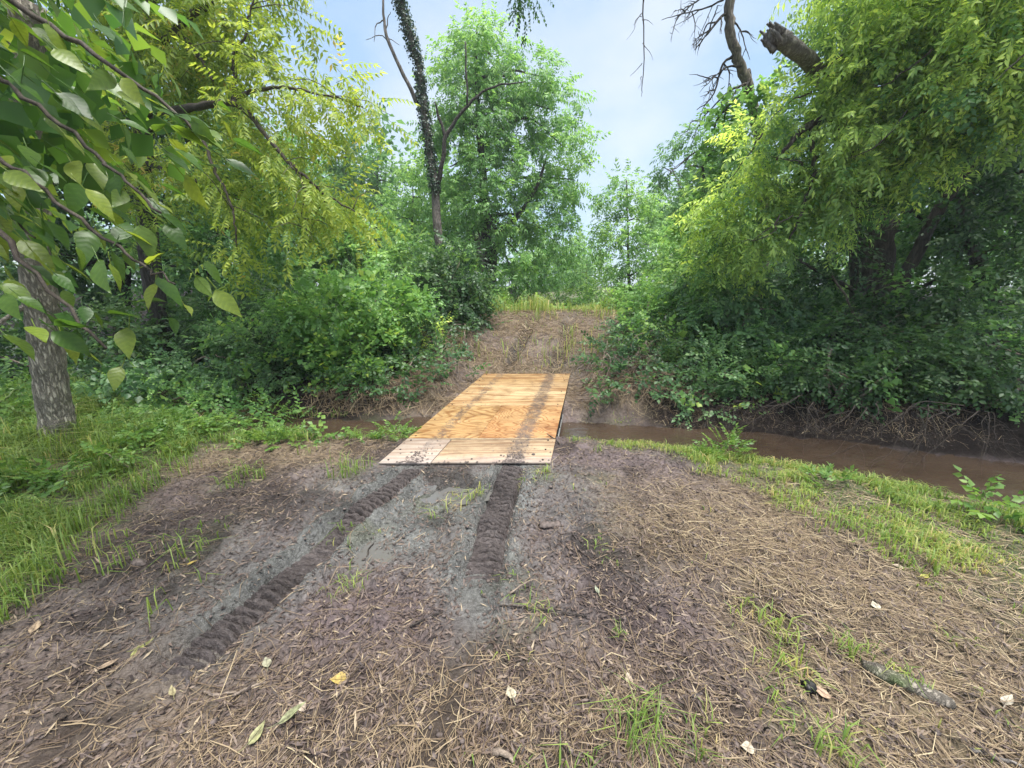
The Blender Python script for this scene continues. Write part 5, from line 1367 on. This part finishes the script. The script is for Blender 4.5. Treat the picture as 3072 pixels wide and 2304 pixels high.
# grass
def zgrass(x, y):
    g_ = zones(x, y)[0]
    tuft = smooth(.38, .66, fbm(x * 3.4, y * 3.4, 3, 95))
    return np.clip(g_ ** 1.2 * (.12 + 1.0 * tuft), 0, 1) * dry(x, y)
p = ground_samples(56000, (-7, 6.5), (.5, 6.2), zgrass, 1.0)
lft = p[:, 0] < -1
edge_ = smooth(.15, .7, near_edge(p[:, 0]) - p[:, 1])
hg = (.4 + .6 * edge_) * (.5 + 1.1 * smooth(.38, .7, fbm(p[:, 0] * 3.4, p[:, 1] * 3.4, 3, 95))) * np.where(lft, rng.uniform(.05, .17, len(p)) * (1 + .9 * smooth(-3.2, -4.5, p[:, 0])), rng.uniform(.025, .09, len(p)))
V, T = blades(p, hg, rng.uniform(.003, .007, len(p)) * (1 + .1 * np.hypot(p[:, 0], p[:, 1])), rng.uniform(.2, 1.5, len(p)))
gt = np.where(lft, .36, .55) + .22 * rng.normal(0, 1, len(p)) + .5 * (fbm(p[:, 0] * 1.5, p[:, 1] * 1.5, 2, 97) - .5)
o = link('grass', tri_mesh('grass', V, T, M['grass'], {'tint': np.repeat(np.clip(gt, 0, 1), 5)})); tag(o, 'short green grass along both sides of the muddy clearing', 'grass', kind='stuff')
p = ground_samples(12000, (-3, 6), (7, 14), lambda x, y: np.clip(zones(x, y)[0] + .12, 0, 1) * dry(x, y), 0)
V, T = blades(p, rng.uniform(.05, .22, len(p)) * (.5 + 2.6 * smooth(.5, .75, fbm(p[:, 0] * 1.3, p[:, 1] * 1.3, 3, 99))), rng.uniform(.008, .016, len(p)), rng.uniform(.2, 1.2, len(p)))
o = link('grass', tri_mesh('grass', V, T, M['grass'], {'tint': np.repeat(np.clip(.62 + .2 * rng.normal(0, 1, len(p)), 0, 1), 5)})); tag(o, 'pale grass at the top of the ramp', 'grass', kind='stuff')
# leafy ground cover
p = ground_samples(3000, (-8, -1.2), (1.6, 6.4), lambda x, y: zones(x, y)[0] ** 2 * smooth(-3.0, -3.9, x - .25 * (y - 3) + .8 * (fbm(x * 2, y * 2, 3, 98) - .5)) * dry(x, y) * (np.hypot((x + 4.25) / .55, (y - 3.35) / .5) > 1), .6)
z = H(p[:, 0], p[:, 1]); P3 = np.stack([p[:, 0], p[:, 1], z + rng.uniform(.01, .2, len(p))], 1)
V, T, ti = scatter('weed', P3, norm(rng.normal(0, 1, P3.shape) * (1, 1, .4) + (0, 0, .5)), norm(rng.normal(0, .3, P3.shape) + (0, 0, 1)), rng.uniform(.6, 1.2, len(p)), .45 + .2 * rng.normal(0, 1, len(p)))
o = link('ground_cover', tri_mesh('ground_cover', V, T, M['weed'], {'tint': ti})); tag(o, 'leafy green ground cover around the foot of the grey trunk', 'ground cover', kind='stuff')
# low growth clothing the far bank and forest floor
p = ground_samples(9000, (-10, 10), (5, 14), lambda x, y: (y > far_edge(x) + .25) * smooth(.85, 1.45, np.abs((x - BR_N[0]) * BR_S[0] + (y - BR_N[1]) * BR_S[1] - .1 * np.clip(y - 7, 0, 4)) - .22 * np.clip(y - 7.5, 0, 9)) * .9, 0)
z = H(p[:, 0], p[:, 1]); P3 = np.stack([p[:, 0], p[:, 1], z + rng.uniform(.02, .35, len(p))], 1)
V, T, ti = scatter('ovate', P3, norm(rng.normal(0, 1, P3.shape) * (1, 1, .4) + (0, -.3, .4)), norm(rng.normal(0, .4, P3.shape) + (0, -.2, 1)), rng.uniform(.8, 1.5, len(p)), .4 + .2 * rng.normal(0, 1, len(p)))
o = link('undergrowth', tri_mesh('undergrowth', V, T, M['dark'], {'tint': ti})); tag(o, 'dark green undergrowth carpeting the far bank', 'undergrowth', kind='stuff')

# ------------------------------------------------------------------ single plants and grass tufts
def weed_clump(name, u, v, label, cat, r, n_, kind, leaf, scale, z=0.0, h=.12):
    g_ = G(u, v, z); root = empty(name, (g_[0], g_[1], Hs(g_[0], g_[1]))); tag(root, label, cat)
    q = rng.normal(0, r * .55, (n_, 2)); hh = rng.uniform(.3, 1, n_) * h
    P3 = np.stack([g_[0] + q[:, 0], g_[1] + q[:, 1], H(g_[0] + q[:, 0], g_[1] + q[:, 1]) + hh * np.exp(-(q ** 2).sum(1) / r ** 2)], 1)
    V, T, ti = scatter(kind, P3, norm(np.c_[q / r, np.full(n_, .5)] + rng.normal(0, .3, (n_, 3))), norm(rng.normal(0, .3, P3.shape) + (0, 0, 1)), rng.uniform(.7, 1.2, n_) * scale, .55 + .18 * rng.normal(0, 1, n_))
    o = link('leaves', tri_mesh('leaves', V, T, M[leaf], {'tint': ti}), root); o['kind'] = 'stuff'
    for k in range(3):
        tube('stem', [(g_[0], g_[1], Hs(g_[0], g_[1]) - .01), P3[k] + (0, 0, .01)], [.004, .002], M['green_stem'], root, 5, 4)
weed_clump('weed_plant', 890, 1312, 'bright weed clump on the near bank, farthest from the bridge', 'weed', .20, 46, 'weed', 'weed', .8)
weed_clump('weed_plant', 800, 1318, 'grassy bright weed on the near bank close to the bramble patch', 'weed', .22, 40, 'weed', 'weed', .8)
weed_clump('weed_plant', 968, 1305, 'small upright broad leaved weed beside the near bank clump', 'weed', .05, 7, 'broad', 'weed', .7, h=.2)
weed_clump('weed_plant', 1075, 1312, 'small red stemmed weed between the bank clump and the bridge', 'weed', .05, 6, 'broad', 'weed', .5, h=.16)
weed_clump('weed_plant', 1185, 1300, 'bright weed clump on the near bank touching the bridge', 'weed', .17, 44, 'weed', 'weed', .8, h=.22)
weed_clump('weed_plant', 2180, 1352, 'bright leafy weed at the water edge, right of the bridge', 'weed', .17, 42, 'weed', 'weed', .8, h=.24)
weed_clump('weed_plant', 2110, 1362, 'low pale weed left of the bright leafy water edge weed', 'weed', .10, 18, 'weed', 'weed', .7, h=.08)
weed_clump('weed_plant', 2960, 1540, 'broad leaved weed on the near bank at the right edge', 'weed', .14, 16, 'broad', 'weed', .7, h=.1)
weed_clump('weed_plant', 2480, 1460, 'low leafy weed on the bank beside the dark water, middle right', 'weed', .16, 24, 'weed', 'weed', .7, h=.07)
def tuft(u, v, label, n_, r, h0, h1, lean=1.0, tone=.45, wdt=.005):
    g_ = G(u, v); root = empty('grass_tuft', (g_[0], g_[1], Hs(g_[0], g_[1]))); tag(root, label, 'grass tuft', 'single grass tufts on the mud')
    p = g_[:2] + rng.normal(0, r, (n_, 2)); V, T = blades(p, rng.uniform(h0, h1, n_), rng.uniform(.6, 1.2, n_) * wdt, rng.uniform(.3, 1.3, n_) * lean)
    link('blades', tri_mesh('blades', V, T, M['grass'], {'tint': np.repeat(np.clip(tone + .22 * rng.normal(0, 1, n_), 0, 1), 5)}), root)['kind'] = 'stuff'
tuft(1925, 2215, 'thick green grass tuft alone in the mud at the bottom', 70, .045, .08, .19, 1.2, .35)
tuft(2555, 1960, 'green grass tuft beside the dark wet rut', 40, .04, .05, .12, 1.0, .4)
tuft(1860, 1905, 'tiny grass tuft in bare mud above the thick one', 16, .02, .03, .08, 1.2, .4, .004)
tuft(1055, 1745, 'small flattened grass tuft between the two tyre tracks', 34, .05, .04, .10, 1.4, .5)
tuft(1560, 1450, 'grass tuft just in front of the bridge corner', 40, .07, .03, .07, 1.2, .6, .006)
tuft(2090, 2280, 'pale green blades standing at the bottom edge', 12, .015, .06, .12, .5, .5)
tuft(2730, 2060, 'grass tuft growing over the rotten wood piece', 22, .03, .04, .10, 1.1, .45)
tuft(1470, 1600, 'sprig of grass on the rim of the straight tyre track', 9, .02, .03, .06, 1.2, .6, .004)

# ------------------------------------------------------------------ fallen leaves, sticks, wood
def fallen(u, v, L, Wd, col, label, yawd, curl=.25):
    g_ = G(u, v); z = Hs(g_[0], g_[1])
    V, T, nv = big_leaf(L, Wd, curl, .25, int(u) % 9)
    V = V - (0, L / 2, 0)
    R = rot('Z', math.radians(yawd)); V = V @ R.T + (g_[0], g_[1], z + .014)
    m = plain_mat('fallen_leaf', tuple(c * q for c, q in zip(col, (.26, .22, .18))), tuple(c * q for c, q in zip(col, (.62, .56, .46))), 70, .65)
    tag(link('fallen_leaf', tri_mesh('fallen_leaf', V, T, m, None, True)), label, 'leaf', 'fallen leaves on the mud')
for q in [(1015, 2045, .065, .055, (.62, .50, .16), 'yellow fallen leaf lying flat on the mud, largest near the bottom middle', 100),
          (1532, 2088, .05, .04, (.72, .72, .60), 'white heart shaped fallen leaf on the mud', 20),
          (885, 2170, .10, .034, (.36, .42, .26), 'long grey green fallen leaf beside the yellow one', -50),
          (775, 2210, .075, .04, (.42, .46, .26), 'pale green fallen leaf, nearest the bottom straw', -20),
          (905, 2118, .045, .03, (.62, .56, .52), 'small pinkish fallen leaf above the long grey green one', 60),
          (105, 1882, .07, .04, (.58, .47, .36), 'tan curled fallen leaf near the left edge', 30),
          (330, 1995, .085, .03, (.52, .42, .34), 'tan narrow fallen leaf on the dark left mud', -60),
          (578, 1692, .055, .025, (.66, .54, .18), 'yellow narrow fallen leaf on the left mud', -70),
          (525, 2095, .05, .022, (.5, .48, .3), 'small pale fallen leaf in the lower left mud', 45),
          (1885, 2048, .045, .03, (.62, .54, .48), 'pale beige fallen leaf at the foot of the grass tuft row', 10),
          (2460, 2078, .075, .04, (.60, .46, .38), 'pinkish curled fallen leaf beside a black clod', 50),
          (2240, 2250, .05, .04, (.72, .68, .62), 'white fallen leaf on the straw at the bottom right', 80),
          (2622, 1832, .045, .04, (.68, .68, .62), 'white fallen leaf on the straw beyond the wet rut', -10),
          (2772, 1735, .055, .03, (.55, .55, .14), 'yellow green fallen leaf near the right grass strip', -80),
          (2690, 1712, .07, .035, (.60, .54, .48), 'pale fallen leaf next to the yellow green one', 75),
          (3020, 2105, .07, .03, (.66, .66, .62), 'white crumpled fallen leaf at the right edge', -60),
          (1790, 1775, .05, .02, (.40, .48, .40), 'small grey green fallen leaf in the middle mud', 5),
          (800, 1985, .05, .035, (.45, .48, .38), 'grey green fallen leaf in the middle of the left mud', 35),
          (450, 1960, .06, .018, (.40, .45, .16), 'green torn leaf strip on the dark left mud', -40),
          (410, 1970, .055, .02, (.42, .46, .18), 'second green torn leaf strip, left of the other', 20)]:
    fallen(*q)
def stick(u0, v0, u1, v1, r0, mat, label, lift=.012, name='stick', rise=0):
    a, b = G(u0, v0), G(u1, v1); a[2] = Hs(a[0], a[1]) + lift; b[2] = Hs(b[0], b[1]) + lift + rise
    m_ = .5 * (a + b) + (rng.normal(0, .01), rng.normal(0, .01), .006)
    tag(tube(name, [a, m_, b], [r0, r0 * .85, r0 * .6], M[mat], None, 7, 9, .08, .002), label, 'stick', 'loose sticks on the ground')
stick(1670, 2012, 1800, 2045, .005, 'vine_stem', 'straight brown stick pointing at the grass tuft')
stick(1530, 1800, 1600, 1755, .005, 'vine_stem', 'short stick on the mud right of the straight tyre track')
stick(700, 2085, 800, 2060, .007, 'vine_stem', 'pair of brown sticks on the lower left mud, upper one')
stick(610, 2070, 710, 2072, .006, 'vine_stem', 'pair of brown sticks on the lower left mud, lower one')
stick(2905, 2262, 3060, 2300, .008, 'bark_pale', 'pale bleached stick at the bottom right corner')
stick(1500, 1840, 1760, 1850, .004, 'bark_dark', 'thin dark stick lying across the middle mud')
stick(1230, 1890, 1330, 1850, .005, 'bark_dark', 'dark forked stick between the tyre tracks')
stick(1100, 1660, 1120, 1620, .005, 'bark_dark', 'black stick by the puddle glint')
stick(2290, 2200, 2300, 2230, .004, 'bark_dark', 'short dark twig standing in the straw', .02, 'stick', .06)
stick(310, 1370, 390, 1420, .008, 'vine_stem', 'pale bent stick at the foot of the grey trunk', .06)
stick(1480, 2270, 1540, 2300, .012, 'vine_stem', 'broken tan stick at the bottom edge')
a = np.array((*(BR_N + BR_D * .76 + BR_S * (W2 - .06)), .034)); b = np.array((*(BR_N + BR_D * .64 + BR_S * (W2 + .14)), -.10))
tag(tube('stick', [a + (-.03, .03, .02), .5 * (a + b) + (0, 0, .03), b, b + (.02, -.02, -.05)], [.004, .008, .012, .012], M['bark_dark'], None, 7, 10, .1, .003), 'dark crooked stick poking over the bridge edge', 'stick', 'loose sticks on the ground')
def chunk(u, v, L, Wd, Hh, yawd, mat, label, name, cat):
    g_ = G(u, v); z = Hs(g_[0], g_[1]); n_ = 9
    xs = np.linspace(-L / 2, L / 2, n_); V = []
    for q, x in enumerate(xs):
        e_ = 1 - abs(2 * q / (n_ - 1) - 1) ** 6
        for a_ in np.linspace(0, 2 * math.pi, 10, endpoint=False):
            k_ = (1 + rng.normal(0, .10)) * (.55 + .45 * e_)
            V.append((x + rng.normal(0, .006), math.cos(a_) * Wd / 2 * k_, max(-.2, math.sin(a_)) * Hh * k_))
    V = np.array(V) @ rot('Z', math.radians(yawd)).T + (g_[0], g_[1], z)
    i, j = np.meshgrid(np.arange(n_ - 1), np.arange(10), indexing='ij'); i, j = i.ravel(), j.ravel()
    Q = np.stack([i * 10 + j, i * 10 + (j + 1) % 10, (i + 1) * 10 + (j + 1) % 10, (i + 1) * 10 + j], 1)
    T = np.vstack([Q[:, :3], Q[:, [0, 2, 3]], [(0, k + 1, k) for k in range(1, 9)], [(80, 80 + k, 80 + k + 1) for k in range(1, 9)]])
    tag(link(name, tri_mesh(name, V, T, M[mat], None, True)), label, cat)
chunk(2715, 2065, .26, .07, .03, -38, 'rotten', 'rotten mossy piece of wood half sunk in the straw', 'wood_piece', 'wood')
chunk(1650, 1575, .15, .07, .02, 10, 'soil_clod', 'flat slab of bark lying on the mud before the bridge', 'bark_slab', 'bark')
chunk(2425, 2065, .06, .05, .03, 20, 'steel_dark', 'black clod beside the pinkish curled leaf', 'mud_clod', 'clod')
chunk(415, 1685, .09, .06, .03, -15, 'soil_clod', 'dark lump of earth on the left mud', 'mud_clod', 'clod')

# ------------------------------------------------------------------ air
def haze():
    V, T = box_arrays(-125, 125, -48, 140, -2.6, 21)
    m, n, l = new_mat('haze'); out = n.new('ShaderNodeOutputMaterial'); pv = n.new('ShaderNodeVolumePrincipled')
    pv.inputs['Color'].default_value = (.86, .93, 1.0, 1); pv.inputs['Density'].default_value = .0017; pv.inputs['Anisotropy'].default_value = .2
    l.new(pv.outputs[0], out.inputs['Volume'])
    tag(link('haze', tri_mesh('haze', V, T, m)), 'thin pale damp haze in the air over the clearing', 'haze', kind='stuff')
haze()
